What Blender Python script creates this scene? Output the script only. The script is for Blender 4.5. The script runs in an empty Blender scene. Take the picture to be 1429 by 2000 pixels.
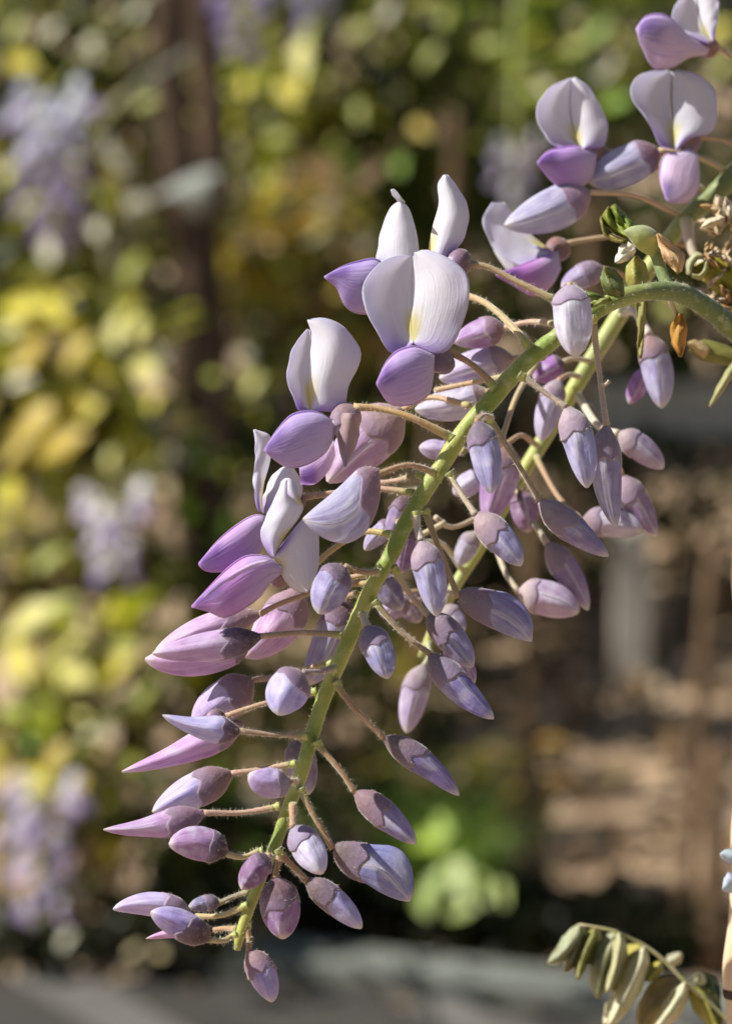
import bpy, math, random
import numpy as np
from mathutils import Vector, Matrix, Euler

# ------------------------------------------------------------------ camera, sky, sun, exposure
sc = bpy.context.scene
C = sc.collection
IMG_W, IMG_H = 1429.0, 2000.0
LENS, SENSOR = 85.0, 24.0
FPX = LENS / SENSOR * IMG_W
FOCUS = 0.50
PITCH = math.radians(12.0)
CAM = Vector((0.0, 0.0, 1.25))
camd = bpy.data.cameras.new('camera')
cam = bpy.data.objects.new('camera', camd); C.objects.link(cam)
cam.location = CAM
cam.rotation_euler = (math.pi / 2 - PITCH, 0, 0)
camd.lens = LENS; camd.sensor_width = SENSOR; camd.sensor_fit = 'HORIZONTAL'
camd.clip_start = 0.02; camd.clip_end = 300
camd.dof.use_dof = True
camd.dof.focus_distance = FOCUS
camd.dof.aperture_fstop = 12.5
camd.dof.aperture_blades = 0
sc.camera = cam
ROT = Euler(cam.rotation_euler).to_matrix()

SUN_TO = Vector((-0.70, -0.06, 0.70)).normalized()
world = bpy.data.worlds.new('World'); sc.world = world
world.use_nodes = True
wn = world.node_tree.nodes; wl = world.node_tree.links
sky = wn.new('ShaderNodeTexSky'); sky.sky_type = 'NISHITA'; sky.sun_disc = False
sky.sun_elevation = math.asin(SUN_TO.z)
sky.sun_rotation = math.atan2(SUN_TO.x, SUN_TO.y)
bg = wn['Background']; bg.inputs['Strength'].default_value = 0.052
wl.new(sky.outputs['Color'], bg.inputs['Color'])
sund = bpy.data.lights.new('sun', 'SUN'); sund.energy = 5.0; sund.angle = math.radians(0.53)
sund.color = (1.0, 0.965, 0.90)
sun = bpy.data.objects.new('sun', sund); C.objects.link(sun)
sun.location = (-3, -1, 4)
sun.rotation_euler = (-SUN_TO).to_track_quat('-Z', 'Y').to_euler()
vs = sc.view_settings
vs.view_transform = 'Standard'; vs.look = 'None'; vs.exposure = 0.62; vs.gamma = 1.0
vs.use_curve_mapping = False
sc.cycles.use_denoising = True
sc.cycles.max_bounces = 8
sc.cycles.sample_clamp_indirect = 6.0

rng = random.Random(7)

# ------------------------------------------------------------------ pixel -> place
def at(px, py, depth):
    """world point on the pixel's ray, `depth` metres in front of the camera"""
    return CAM + ROT @ Vector(((px - IMG_W / 2) / FPX * depth, -(py - IMG_H / 2) / FPX * depth, -depth))
def W(px, py, z=0.0):
    """near the racemes: z in millimetres towards the camera from the plane 0.5 m away"""
    return at(px, py, FOCUS - z * 0.001)
def ground(px, py, h=0.0):
    d = at(px, py, 1.0) - CAM
    k = (h - CAM.z) / d.z
    return CAM + d * k
MMPX = FOCUS / FPX * 1000.0          # millimetres per pixel in the focus plane

# ------------------------------------------------------------------ objects
WORLD = {}
def tag(o, label=None, cat=None, group=None, kind=None):
    if label: o['label'] = label
    if cat: o['category'] = cat
    if group: o['group'] = group
    if kind: o['kind'] = kind
    return o
def place(o, origin, parent):
    origin = Vector(origin)
    WORLD[o.name] = origin
    if parent is not None:
        o.parent = parent
        o.location = origin - WORLD[parent.name]
    else:
        o.location = origin
    C.objects.link(o)
    return o
def empty(name, origin, parent=None):
    o = bpy.data.objects.new(name, None); o.empty_display_size = 0.01
    return place(o, origin, parent)
def mk(name, verts, faces, mat, parent=None, uv=None, origin=None, color=None, smooth=True, thick=None, cols=None, subd=0):
    verts = [Vector(v) for v in verts]
    if origin is None:
        origin = sum(verts, Vector()) / len(verts)
    origin = Vector(origin)
    me = bpy.data.meshes.new(name)
    me.from_pydata([v - origin for v in verts], [], faces)
    if uv is not None:
        l = me.uv_layers.new(name='UVMap')
        vi = np.empty(len(me.loops), dtype=np.int32); me.loops.foreach_get('vertex_index', vi)
        l.data.foreach_set('uv', np.asarray(uv, dtype=np.float32)[vi].ravel())
    if cols is not None:
        a = me.color_attributes.new('Col', 'FLOAT_COLOR', 'POINT')
        c = np.ones((len(verts), 4), dtype=np.float32); c[:, :3] = np.asarray(cols, dtype=np.float32)
        a.data.foreach_set('color', c.ravel())
    if smooth:
        me.polygons.foreach_set('use_smooth', [True] * len(me.polygons))
    me.materials.append(mat)
    me.update()
    o = bpy.data.objects.new(name, me)
    if color is not None: o.color = (*color, 1.0)
    if thick:
        m = o.modifiers.new('thickness', 'SOLIDIFY'); m.thickness = thick; m.offset = 0
    if subd:
        m = o.modifiers.new('smooth', 'SUBSURF'); m.levels = subd; m.render_levels = subd
    return place(o, origin, parent)

# ------------------------------------------------------------------ curves
def resamp(P, n):
    """smooth curve through points P (k x d), n+1 samples at equal arc length"""
    P = np.asarray(P, dtype=float)
    if len(P) == 2:
        t = np.linspace(0, 1, n + 1)[:, None]
        return P[0] * (1 - t) + P[1] * t
    d = np.r_[0, np.cumsum(np.maximum(np.linalg.norm(np.diff(P[:, :2], axis=0), axis=1), 1e-6))]
    m = np.zeros_like(P)
    m[1:-1] = (P[2:] - P[:-2]) / (d[2:] - d[:-2])[:, None]
    m[0] = (P[1] - P[0]) / (d[1] - d[0]); m[-1] = (P[-1] - P[-2]) / (d[-1] - d[-2])
    s = np.linspace(0, d[-1], n + 1)
    i = np.clip(np.searchsorted(d, s, side='right') - 1, 0, len(P) - 2)
    h = (d[i + 1] - d[i]); t = ((s - d[i]) / h)[:, None]; h = h[:, None]
    return ((2*t**3 - 3*t**2 + 1) * P[i] + (t**3 - 2*t**2 + t) * h * m[i] +
            (-2*t**3 + 3*t**2) * P[i + 1] + (t**3 - t**2) * h * m[i + 1])
def table(tab, t):
    x = [a for a, b in tab]; y = [b for a, b in tab]
    # smooth monotone-ish interpolation
    X = np.asarray(x); Y = np.asarray(y)
    m = np.gradient(Y, X)
    i = np.clip(np.searchsorted(X, t, side='right') - 1, 0, len(X) - 2)
    h = X[i + 1] - X[i]; s = (t - X[i]) / h
    return ((2*s**3 - 3*s**2 + 1) * Y[i] + (s**3 - 2*s**2 + s) * h * m[i] +
            (-2*s**3 + 3*s**2) * Y[i + 1] + (s**3 - s**2) * h * m[i + 1])
def grid_faces(nv, nu, wrap=False):
    f = []
    w = nu if wrap else nu + 1
    for i in range(nv):
        for j in range(nu):
            a = i * w + j; b = i * w + (j + 1) % w
            f.append((a, b, b + w, a + w))
    return f
def tube_world(P, R, k=8, cap=True):
    """tube through world points P with radii R (metres)"""
    P = [Vector(p) for p in P]; n = len(P)
    V, UV = [], []
    up = None
    for i in range(n):
        t = (P[min(i + 1, n - 1)] - P[max(i - 1, 0)])
        if t.length < 1e-9: t = Vector((0, 0, 1))
        t.normalize()
        if up is None:
            up = t.orthogonal().normalized()
        up = (up - t * up.dot(t)).normalized()
        s = t.cross(up)
        for j in range(k):
            a = 2 * math.pi * j / k
            V.append(P[i] + (up * math.cos(a) + s * math.sin(a)) * R[i])
            UV.append((j / k, i / (n - 1)))
    F = grid_faces(n - 1, k, wrap=True)
    if cap:
        F.append(tuple(range(k - 1, -1, -1))); F.append(tuple((n - 1) * k + j for j in range(k)))
    return V, F, UV
def tube(name, pts, mat, parent, n=14, k=8, color=None, wob=0.0, origin=None):
    """tube through (px, py, z mm, radius px)"""
    S = resamp(pts, n)
    P = [W(*s[:3]) for s in S]
    R = [s[3] * MMPX * 0.001 * (1 + wob * rng.uniform(-1, 1)) for s in S]
    V, F, UV = tube_world(P, R, k)
    HAIR.append((P, R))
    return mk(name, V, F, mat, parent, uv=UV, origin=origin or P[0], color=color)
HAIR = []

# ------------------------------------------------------------------ materials
def mat_new(name):
    m = bpy.data.materials.new(name); m.use_nodes = True
    nt = m.node_tree
    for n in list(nt.nodes): nt.nodes.remove(n)
    return m, nt
class NT:
    def __init__(self, name):
        self.m, self.nt = mat_new(name)
    def n(self, t, **kw):
        x = self.nt.nodes.new(t)
        for k, v in kw.items():
            if k in x.inputs: x.inputs[k].default_value = v
            else: setattr(x, k, v)
        return x
    def l(self, a, b): self.nt.links.new(a, b); return self
    def val(self, x, inp):
        if hasattr(x, 'links') or hasattr(x, 'is_linked'): self.nt.links.new(x, inp)
        else: inp.default_value = x
    def math(self, op, a, b=None, c=None):
        x = self.nt.nodes.new('ShaderNodeMath'); x.operation = op
        self.val(a, x.inputs[0])
        if b is not None: self.val(b, x.inputs[1])
        if c is not None: self.val(c, x.inputs[2])
        return x.outputs[0]
    def step(self, x, lo, hi, a=0.0, b=1.0):
        r = self.nt.nodes.new('ShaderNodeMapRange'); r.interpolation_type = 'SMOOTHSTEP'
        self.val(x, r.inputs['Value'])
        if lo <= hi:
            r.inputs['From Min'].default_value = lo; r.inputs['From Max'].default_value = hi
            r.inputs['To Min'].default_value = a; r.inputs['To Max'].default_value = b
        else:
            r.inputs['From Min'].default_value = hi; r.inputs['From Max'].default_value = lo
            r.inputs['To Min'].default_value = b; r.inputs['To Max'].default_value = a
        return r.outputs['Result']
    def mix(self, f, a, b, blend='MIX'):
        x = self.nt.nodes.new('ShaderNodeMix'); x.data_type = 'RGBA'; x.blend_type = blend
        self.val(f, x.inputs[0])
        for v, i in ((a, x.inputs[6]), (b, x.inputs[7])):
            if isinstance(v, tuple): i.default_value = (*v[:3], 1)
            else: self.nt.links.new(v, i)
        return x.outputs[2]
    def uv(self):
        u = self.n('ShaderNodeUVMap'); u.uv_map = 'UVMap'
        s = self.n('ShaderNodeSeparateXYZ'); self.l(u.outputs[0], s.inputs[0])
        return s.outputs[0], s.outputs[1]
    def noise(self, vec, scale, detail=3, rough=0.55):
        x = self.n('ShaderNodeTexNoise'); x.inputs['Scale'].default_value = scale
        x.inputs['Detail'].default_value = detail; x.inputs['Roughness'].default_value = rough
        if vec is not None: self.l(vec, x.inputs['Vector'])
        return x.outputs['Fac']
    def vec(self, x, y, z=0.0):
        c = self.n('ShaderNodeCombineXYZ')
        self.val(x, c.inputs[0]); self.val(y, c.inputs[1]); self.val(z, c.inputs[2])
        return c.outputs[0]
    def coord(self): return self.n('ShaderNodeTexCoord').outputs['Object']
    def ocol(self): return self.n('ShaderNodeObjectInfo').outputs['Color']
    def rnd(self): return self.n('ShaderNodeObjectInfo').outputs['Random']
    def out(self, col, rough=0.5, trans=0.0, tcol=None, sheen=0.0, spec=0.4, bump=None, bump_d=0.0003, bstr=0.5, sss=0.0, sss_s=0.001):
        p = self.n('ShaderNodeBsdfPrincipled')
        self.val(col if not isinstance(col, tuple) else (*col, 1), p.inputs['Base Color'])
        self.val(rough, p.inputs['Roughness'])
        p.inputs['Specular IOR Level'].default_value = spec
        if sheen:
            p.inputs['Sheen Weight'].default_value = sheen
            p.inputs['Sheen Roughness'].default_value = 0.35
        if sss:
            p.inputs['Subsurface Weight'].default_value = sss
            p.inputs['Subsurface Radius'].default_value = (1.0, 0.7, 0.8)
            p.inputs['Subsurface Scale'].default_value = sss_s
        if bump is not None:
            b = self.n('ShaderNodeBump'); b.inputs['Distance'].default_value = bump_d
            b.inputs['Strength'].default_value = bstr
            self.l(bump, b.inputs['Height']); self.l(b.outputs[0], p.inputs['Normal'])
        o = self.n('ShaderNodeOutputMaterial')
        if trans:
            t = self.n('ShaderNodeBsdfTranslucent')
            tc = tcol if tcol is not None else col
            self.val(tc if not isinstance(tc, tuple) else (*tc, 1), t.inputs['Color'])
            x = self.n('ShaderNodeMixShader'); x.inputs[0].default_value = trans
            self.l(p.outputs[0], x.inputs[1]); self.l(t.outputs[0], x.inputs[2])
            self.l(x.outputs[0], o.inputs['Surface'])
        else:
            self.l(p.outputs[0], o.inputs['Surface'])
        return self.m

def m_petal_bud():
    t = NT('bud_petal'); u, v = t.uv()
    vein = t.noise(t.vec(t.math('MULTIPLY', u, 34.0), t.math('MULTIPLY', v, 2.5), t.math('MULTIPLY', t.rnd(), 20.0)), 1.0, 3)
    blot = t.noise(t.vec(t.math('MULTIPLY', u, 5.0), t.math('MULTIPLY', v, 4.0), t.math('MULTIPLY', t.rnd(), 33.0)), 1.0, 3)
    c = t.mix(t.step(blot, .45, .72, 0, .5), t.ocol(), (.72, .70, .80))
    c = t.mix(t.step(blot, .48, .25, 0, .7), c, (.66, .58, .74), 'MULTIPLY')
    c = t.mix(t.step(vein, .42, .72, 0, .6), c, (.68, .60, .78), 'MULTIPLY')
    c = t.mix(t.step(v, .86, .99, 0, .75), c, (.72, .66, .64))
    seam = t.math('MINIMUM', u, t.math('SUBTRACT', 1.0, u))
    c = t.mix(t.step(seam, .035, .0, 0, .6), c, (.80, .76, .80))
    cr = t.noise(t.coord(), 380.0, 4, .6)
    return t.out(c, .55, spec=.22, sheen=.15, trans=.30, bump=t.math('ADD', vein, cr), bump_d=.0005, bstr=.42, sss=.15, sss_s=.0015)
def m_banner():
    t = NT('banner_petal'); u, v = t.uv()
    vein = t.noise(t.vec(t.math('MULTIPLY', u, 22.0), t.math('MULTIPLY', v, 2.0), t.math('MULTIPLY', t.rnd(), 20.0)), 1.0, 3)
    fine = t.noise(t.vec(t.math('MULTIPLY', u, 60.0), t.math('MULTIPLY', v, 16.0), t.rnd()), 1.0, 2)
    c = t.mix(t.step(u, .55, .0, 0, .55), t.ocol(), (.66, .64, .82))
    c = t.mix(t.step(vein, .45, .75, 0, .22), c, (.62, .58, .78))
    c = t.mix(t.math('MULTIPLY', t.step(v, .40, .05), t.step(u, .75, .2)), c, (.50, .36, .70))
    yb = t.math('MULTIPLY', t.step(v, .46, .20), t.step(u, .66, .92))
    c = t.mix(t.math('MULTIPLY', yb, .8), c, (.74, .68, .22))
    cr = t.noise(t.coord(), 260.0, 4, .6)
    h = t.math('ADD', t.math('ADD', vein, t.math('MULTIPLY', fine, .5)), t.math('MULTIPLY', cr, 1.2))
    return t.out(c, .55, trans=.5, tcol=c, sheen=.1, spec=.25, bump=h, bump_d=.0005, bstr=.30)
def m_wing():
    t = NT('wing_petal'); u, v = t.uv()
    vein = t.noise(t.vec(t.math('MULTIPLY', u, 26.0), t.math('MULTIPLY', v, 2.0), t.math('MULTIPLY', t.rnd(), 20.0)), 1.0, 3)
    blot = t.noise(t.vec(t.math('MULTIPLY', u, 3.0), t.math('MULTIPLY', v, 3.0), t.math('MULTIPLY', t.rnd(), 33.0)), 1.0, 3)
    c = t.mix(t.step(v, .60, .0, 0, .85), t.ocol(), (.80, .70, .84))
    c = t.mix(t.step(v, .70, 1.0, 0, .40), c, (.36, .17, .56))
    c = t.mix(t.step(blot, .42, .72, 0, .5), c, (.72, .60, .82))
    c = t.mix(t.step(vein, .48, .72, 0, .4), c, (.38, .21, .60))
    dk = t.math('MULTIPLY', t.step(v, .52, .74), t.step(v, 1.0, .9))
    dk = t.math('MULTIPLY', dk, t.math('MULTIPLY', t.step(u, .08, .2), t.step(u, .62, .35)))
    c = t.mix(t.math('MULTIPLY', dk, .7), c, (.17, .07, .36))
    c = t.mix(t.math('MULTIPLY', t.step(u, .94, 1.0), .5), c, (.80, .72, .84))
    cr = t.noise(t.coord(), 300.0, 4, .6)
    return t.out(c, .5, spec=.22, trans=.45, tcol=c, sheen=.1, bump=t.math('ADD', vein, cr), bump_d=.0005, bstr=.38)
def m_calyx():
    t = NT('calyx_velvet'); u, v = t.uv()
    n1 = t.noise(t.coord(), 900.0, 3)
    n2 = t.noise(t.vec(t.math('MULTIPLY', u, 6.0), t.math('MULTIPLY', v, 3.0), t.math('MULTIPLY', t.rnd(), 20.0)), 1.0, 3)
    c = t.mix(t.step(n2, .4, .7, 0, .45), t.ocol(), (.24, .15, .19))
    c = t.mix(t.step(n1, .5, .75, 0, .30), c, (.46, .38, .35))
    c = t.mix(t.step(v, .30, .95, 0, .55), c, (.27, .20, .33))
    c = t.mix(t.step(v, .93, 1.0, 0, .30), c, (.50, .42, .40))
    return t.out(c, .62, sheen=.5, trans=.15, spec=.25, bump=n1, bump_d=.0003, bstr=.5, sss=.1, sss_s=.001)
def m_stem():
    t = NT('green_stem'); u, v = t.uv()
    n1 = t.noise(t.coord(), 420.0, 4)
    n2 = t.noise(t.coord(), 70.0, 3)
    c = t.mix(t.step(n2, .38, .62), t.ocol(), (.38, .40, .10))
    c = t.mix(t.step(v, .20, .08, 0, .75), c, (.085, .13, .055))
    c = t.mix(t.step(n1, .50, .78, 0, .6), c, (.52, .52, .28))
    return t.out(c, .5, sheen=.4, spec=.35, bump=n1, bump_d=.0004, bstr=.6, sss=.1, sss_s=.001)
def m_pedicel():
    t = NT('pedicel_velvet'); u, v = t.uv()
    n1 = t.noise(t.coord(), 700.0, 3)
    c = t.mix(t.step(v, .22, .0, 0, .6), t.ocol(), (.34, .36, .12))
    c = t.mix(t.step(n1, .5, .78, 0, .5), c, (.58, .46, .34))
    return t.out(c, .6, sheen=.6, spec=.25, bump=n1, bump_d=.0003, bstr=.5)
def m_leafcol(name, rough=.36, trans=.45):
    t = NT(name)
    a = t.n('ShaderNodeAttribute'); a.attribute_name = 'Col'
    n1 = t.noise(t.coord(), 45.0, 2)
    c = t.mix(t.step(n1, .35, .75, 0, .5), a.outputs['Color'], (.60, .66, .40), 'MULTIPLY')
    return t.out(c, rough, trans=trans, tcol=c, spec=.22)
def m_leafobj(name, rough=.40, trans=.42):
    t = NT(name); u, v = t.uv()
    rib = t.math('ABSOLUTE', t.math('SUBTRACT', u, .5))
    n1 = t.noise(t.vec(t.math('MULTIPLY', u, 6.0), t.math('MULTIPLY', v, 5.0), t.math('MULTIPLY', t.rnd(), 40.0)), 1.0, 3)
    c = t.mix(t.step(n1, .4, .7, 0, .6), t.ocol(), (.70, .66, .45), 'MULTIPLY')
    c = t.mix(t.step(rib, .05, .0, 0, .4), c, (.60, .56, .24))
    c = t.mix(t.step(v, .88, 1.0, 0, .4), c, (.36, .22, .07))
    return t.out(c, rough, trans=trans, tcol=c, spec=.25, bump=n1, bump_d=.001, bstr=.4)
def m_plain(name, c1, c2, scale=8.0, rough=.7, bump=.002, stretch=None, c3=None):
    t = NT(name)
    co = t.coord()
    if stretch:
        mp = t.n('ShaderNodeMapping'); mp.inputs['Scale'].default_value = stretch
        t.l(co, mp.inputs[0]); co = mp.outputs[0]
    n1 = t.noise(co, scale, 6, .6); n2 = t.noise(co, scale * 5.3, 4)
    c = t.mix(t.step(n1, .35, .68), c1, c2)
    if c3: c = t.mix(t.step(n2, .52, .7, 0, .8), c, c3)
    h = t.math('ADD', n1, t.math('MULTIPLY', n2, .5))
    return t.out(c, rough, spec=.25, bump=h, bump_d=bump, bstr=.8)

M_BUD, M_BAN, M_WING, M_CAL, M_STEM, M_PED = m_petal_bud(), m_banner(), m_wing(), m_calyx(), m_stem(), m_pedicel()
M_LEAFC = m_leafcol('foliage'); M_LEAFO = m_leafobj('single_leaf')
M_HAIR = m_plain('fine_hair', (.62, .58, .46), (.70, .64, .52), 300.0, .6, .0)
M_BARK = m_plain('bark', (.030, .019, .012), (.12, .072, .042), 14.0, .85, .02, (6, 6, 1), (.17, .11, .07))
M_TWIG = m_plain('twig', (.10, .065, .035), (.20, .13, .075), 30.0, .8, .004)
M_DRY = m_leafobj('dry_leaf', .6, .25)

# ------------------------------------------------------------------ flower pieces
PROF = {
 'bud':   [(0,.18),(.06,.46),(.15,.78),(.30,.95),(.48,1),(.64,.93),(.77,.78),(.88,.56),(.95,.34),(1,.09)],
 'beak':  [(0,.18),(.06,.45),(.16,.84),(.30,1),(.44,.87),(.60,.65),(.78,.43),(.92,.23),(1,.05)],
 'round': [(0,.20),(.06,.50),(.16,.82),(.34,.98),(.55,1),(.72,.87),(.85,.64),(.94,.40),(1,.10)],
 'fan':   [(0,.18),(.12,.48),(.35,.70),(.55,.90),(.72,1),(.85,.86),(.94,.56),(1,.12)],
 'long':  [(0,.18),(.06,.44),(.16,.80),(.30,.98),(.44,1),(.58,.93),(.72,.77),(.85,.54),(.94,.32),(1,.08)],
}
def ring_body(Tp, Bp, zc, dr, th0, th1, nu, seam=0.0, ridge=0.0, ridge_at=math.pi/2, scale=1.0, add=0.0, facet=0.0, start=0.0):
    """surface whose outline runs along the pixel polylines Tp, Bp and that is dr as deep as it is wide"""
    n = len(Tp) - 1
    V, UV = [], []
    closed = abs(th1 - th0 - 2*math.pi) < 1e-6
    for i in range(n + 1):
        v = i / n
        c = (Tp[i] + Bp[i]) / 2; h = (Tp[i] - Bp[i]) / 2
        L = math.hypot(*h)
        k = scale + add / max(L, 1e-3)
        for j in range(nu + 1):
            f = j / nu
            th = th0 + (th1 - th0) * f
            r = k
            fade = min(1, max(0, (v - start*.85) / .15)) if start else 1
            if facet:
                q = 2 - facet*fade; a = th - ridge_at
                r *= (abs(math.cos(a))**q + abs(math.sin(a))**q) ** (-1/q)
            if ridge:
                d = (th - ridge_at + math.pi) % (2*math.pi) - math.pi
                r *= 1 + fade*(ridge * math.exp(-(d/.26)**2) - .5*ridge*math.exp(-((abs(d)-.7)/.35)**2))
            if seam: r *= 1 + fade * seam * (0.5 - f) * 2
            p = c + h * math.cos(th) * r
            z = zc[i] + L * MMPX * dr * math.sin(th) * r
            V.append(W(p[0], p[1], z)); UV.append((f, v))
    return V, grid_faces(n, nu), UV
def edges(base, tip, w, bend, prof, n, asym=0.0):
    b = np.array(base, float); t = np.array(tip, float)
    d = t - b; L = np.linalg.norm(d); q = np.array([-d[1], d[0]]) / L
    s = np.linspace(0, 1, n + 1)
    ctr = b + d * s[:, None] + q * (bend * L * 4 * s * (1 - s))[:, None]
    tan = np.gradient(ctr, axis=0); tan /= np.linalg.norm(tan, axis=1)[:, None]
    nor = np.c_[-tan[:, 1], tan[:, 0]]
    hw = np.array([table(PROF[prof], x) for x in s]) * w / 2
    return ctr + nor * (hw * (1 + asym))[:, None], ctr - nor * (hw * (1 - asym))[:, None]
def calyx_mesh(Tp, Bp, zc, dr, frac, phase, lob=.22, ped_r=5.5, swell=1.7, nu=44):
    """cup round the lower part of a bud or flower, with a toothed rim"""
    n = len(Tp) - 1
    m = 9
    V, UV = [], []
    s_all = [0, .05, .14, .28, .45, .62, .78, .9, 1.0]
    for i in range(m + 1):
        for j in range(nu):
            th = 2*math.pi*j/nu
            a = th + phase
            tri = 1 - 2*abs((2.5*a/math.pi + .12*math.sin(a*2)) % 1 - .5)
            tc = frac * (1 + lob * (.50*math.cos(a) + .12*math.sin(3*a + frac*40)) + (.16 + .06*math.sin(2*a + frac*70)) * (tri**1.3 - .4))
            s = s_all[min(i, m - 1)]
            x = min(s * tc, 1) * n
            k = min(int(x), n - 1); f = x - k
            c0 = (Tp[k] + Bp[k])/2; c1 = (Tp[k+1] + Bp[k+1])/2
            h0 = (Tp[k] - Bp[k])/2; h1 = (Tp[k+1] - Bp[k+1])/2
            c = c0*(1-f) + c1*f; h = h0*(1-f) + h1*f; z0 = zc[k]*(1-f) + zc[k+1]*f
            L = max(math.hypot(*h), 1e-3)
            add = swell * (math.sin(min(1, s*1.15+.08)*math.pi*.62)) * (1 - .62*s**3) + .5
            if i == m: add = -.8
            r = 1 + add / L
            r = max(ped_r*1.1/L, r)
            p = c + h*math.cos(th)*r
            V.append(W(p[0], p[1], z0 + L*MMPX*dr*math.sin(th)*r)); UV.append((j/nu, s))
    F = grid_faces(m, nu, wrap=True)
    F.append(tuple(range(nu - 1, -1, -1)))
    return V, F, UV
CALPTS = []
def pedicel(pts, base, zb, parent, r=5.2, color=(.36, .23, .13)):
    P = [(*p, r) if len(p) == 3 else p for p in pts] + [(base[0], base[1], zb, r*1.05)]
    P[0] = (*P[0][:3], r*1.35)
    P[-1] = (*P[-1][:3], r*1.25)
    if len(P) > 2: pass
    return tube('pedicel', P, M_PED, parent, n=14, k=8, color=color)
MAIN, BACK = {}, {}
LILAC = (.52, .40, .66); PINK = (.60, .36, .60); BLUE = (.42, .38, .66); PALE = (.66, .63, .80); DARK = (.24, .14, .24); WHITE = (.82, .81, .86)
CAL = (.17, .10, .12); CALD = (.10, .06, .085); CALP = (.29, .18, .20); CALG = (.21, .16, .17)
def bud(parent, base, tip, w, bend=0.0, prof='bud', zb=0., zt=None, cal=.38, col=LILAC, ccol=CAL, ped=None, dr=.82,
        ridge=.10, ridge_at=1.5, phase=0.5, asym=0., n=20, seam=.05, ped_col=(.36, .23, .13), lob=.24, hairs=True, outline=None, pr=5.2, facet=.62):
    zt = zb if zt is None else zt
    Tp, Bp = edges(base, tip, w*.95, bend, prof, n, asym)
    if outline: Tp, Bp = resamp(outline[0], n), resamp(outline[1], n)
    s = np.linspace(0, 1, n + 1)
    zc = zb + (zt - zb) * s
    sa = ridge_at + .25 if base[0] > 640 else ridge_at + 1.2 - math.pi
    V, F, UV = ring_body(Tp, Bp, zc, dr, sa, sa + 2*math.pi, 30, seam=seam, ridge=ridge, ridge_at=ridge_at, facet=facet, start=cal)
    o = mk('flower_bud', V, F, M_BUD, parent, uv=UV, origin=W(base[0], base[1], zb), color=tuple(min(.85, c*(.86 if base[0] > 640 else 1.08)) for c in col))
    if cal:
        V, F, UV = calyx_mesh(Tp, Bp, zc, dr, cal*.88, phase, lob)
        mk('calyx', V, F, M_CAL, o, uv=UV, color=tuple(c*.85 for c in ccol))
        if hairs: CALPTS.append((V, len(V)))
    if ped:
        pedicel(ped, base, zb, o, color=ped_col, r=pr)
    return o
prg = random.Random(77)
def lobe(parent, L, R, z, name='banner_petal', col=WHITE, mat=None, n=28, m=16, flip=False, thick=.00016, wav=1.0):
    """a petal between two edge curves running from its base to its tip; z(u, v) in millimetres"""
    Lp, Rp = resamp(L, n), resamp(R, n)
    ph = prg.uniform(0, 6)
    V, UV = [], []
    for i in range(n + 1):
        for j in range(m + 1):
            u = j / m; v = i / n
            p = Lp[i]*(1-u) + Rp[i]*u
            e = (abs(2*u - 1)**3)*math.sin(math.pi*v); wv = wav*((u if flip else 1-u)**.7 if mat is None else 1)
            zz = z(u, v) + wv*(.35*math.sin(11*v + 5*u + ph) + .18*math.sin(23*v - 9*u + 2*ph)) * (.25 + e)
            q = Rp[i] - Lp[i]; L_ = max(np.linalg.norm(q), 1e-3)
            p = p + q/L_*(wv*e*(1.1*math.sin(17*v + ph) + .7*math.sin(31*v + 3*ph))*(1 if u > .5 else -1))
            V.append(W(p[0], p[1], zz)); UV.append((1-u if flip else u, v))
    return mk(name, V, grid_faces(n, m), mat or M_BAN, parent, uv=UV, color=col, thick=thick)
def wings(parent, T, B, zb, zt, dr=.5, col=(.50, .30, .66), keel=True, n=18, open_=.15):
    """the two wing petals closed round the keel: outline T (upper edge) and B (lower edge) from base to tip"""
    Tp, Bp = resamp(T, n), resamp(B, n)
    zc = zb + (zt - zb) * np.linspace(0, 1, n + 1)
    V, F, UV = ring_body(Tp, Bp, zc + .25, dr, 0.03, math.pi - open_, 16, facet=.45, ridge_at=1.05)
    mk('wing_petal', V, F, M_WING, parent, uv=UV, color=tuple(min(.85, c*1.15) for c in col), thick=.0002)
    V, F, UV = ring_body(Tp, Bp, zc - .25, dr, -0.03, -math.pi + open_, 14)
    mk('wing_petal', V, F, M_WING, parent, uv=UV, color=col, thick=.0002)
    if keel:
        c = (Tp + Bp) / 2
        V, F, UV = ring_body(c + (Tp - c)*.8, c + (Bp - c)*.90, zc, dr*.8, 0, 2*math.pi, 18)
        mk('keel', V, F, M_WING, parent, uv=UV, color=(col[0]*1.1, col[1], col[2]))
def cup(parent, base, tip, w, zb, zt=None, cal=.9, col=CAL, phase=0., dr=.9, lob=.4, bend=0.):
    """calyx of an open flower, on its own"""
    Tp, Bp = edges(base, tip, w, bend, 'round', 12)
    zc = zb + ((zt if zt is not None else zb) - zb) * np.linspace(0, 1, 13)
    V, F, UV = calyx_mesh(Tp, Bp, zc, dr, cal, phase, lob)
    CALPTS.append((V, len(V)))
    o = mk('calyx', V, F, M_CAL, parent, uv=UV, color=col)
    V, F, UV = ring_body(Tp, Bp, zc, dr, 0, 2*math.pi, 16, scale=.93)
    mk('petal_claw', V, F, M_BUD, parent, uv=UV, color=(.58, .46, .60))
    return o

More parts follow.
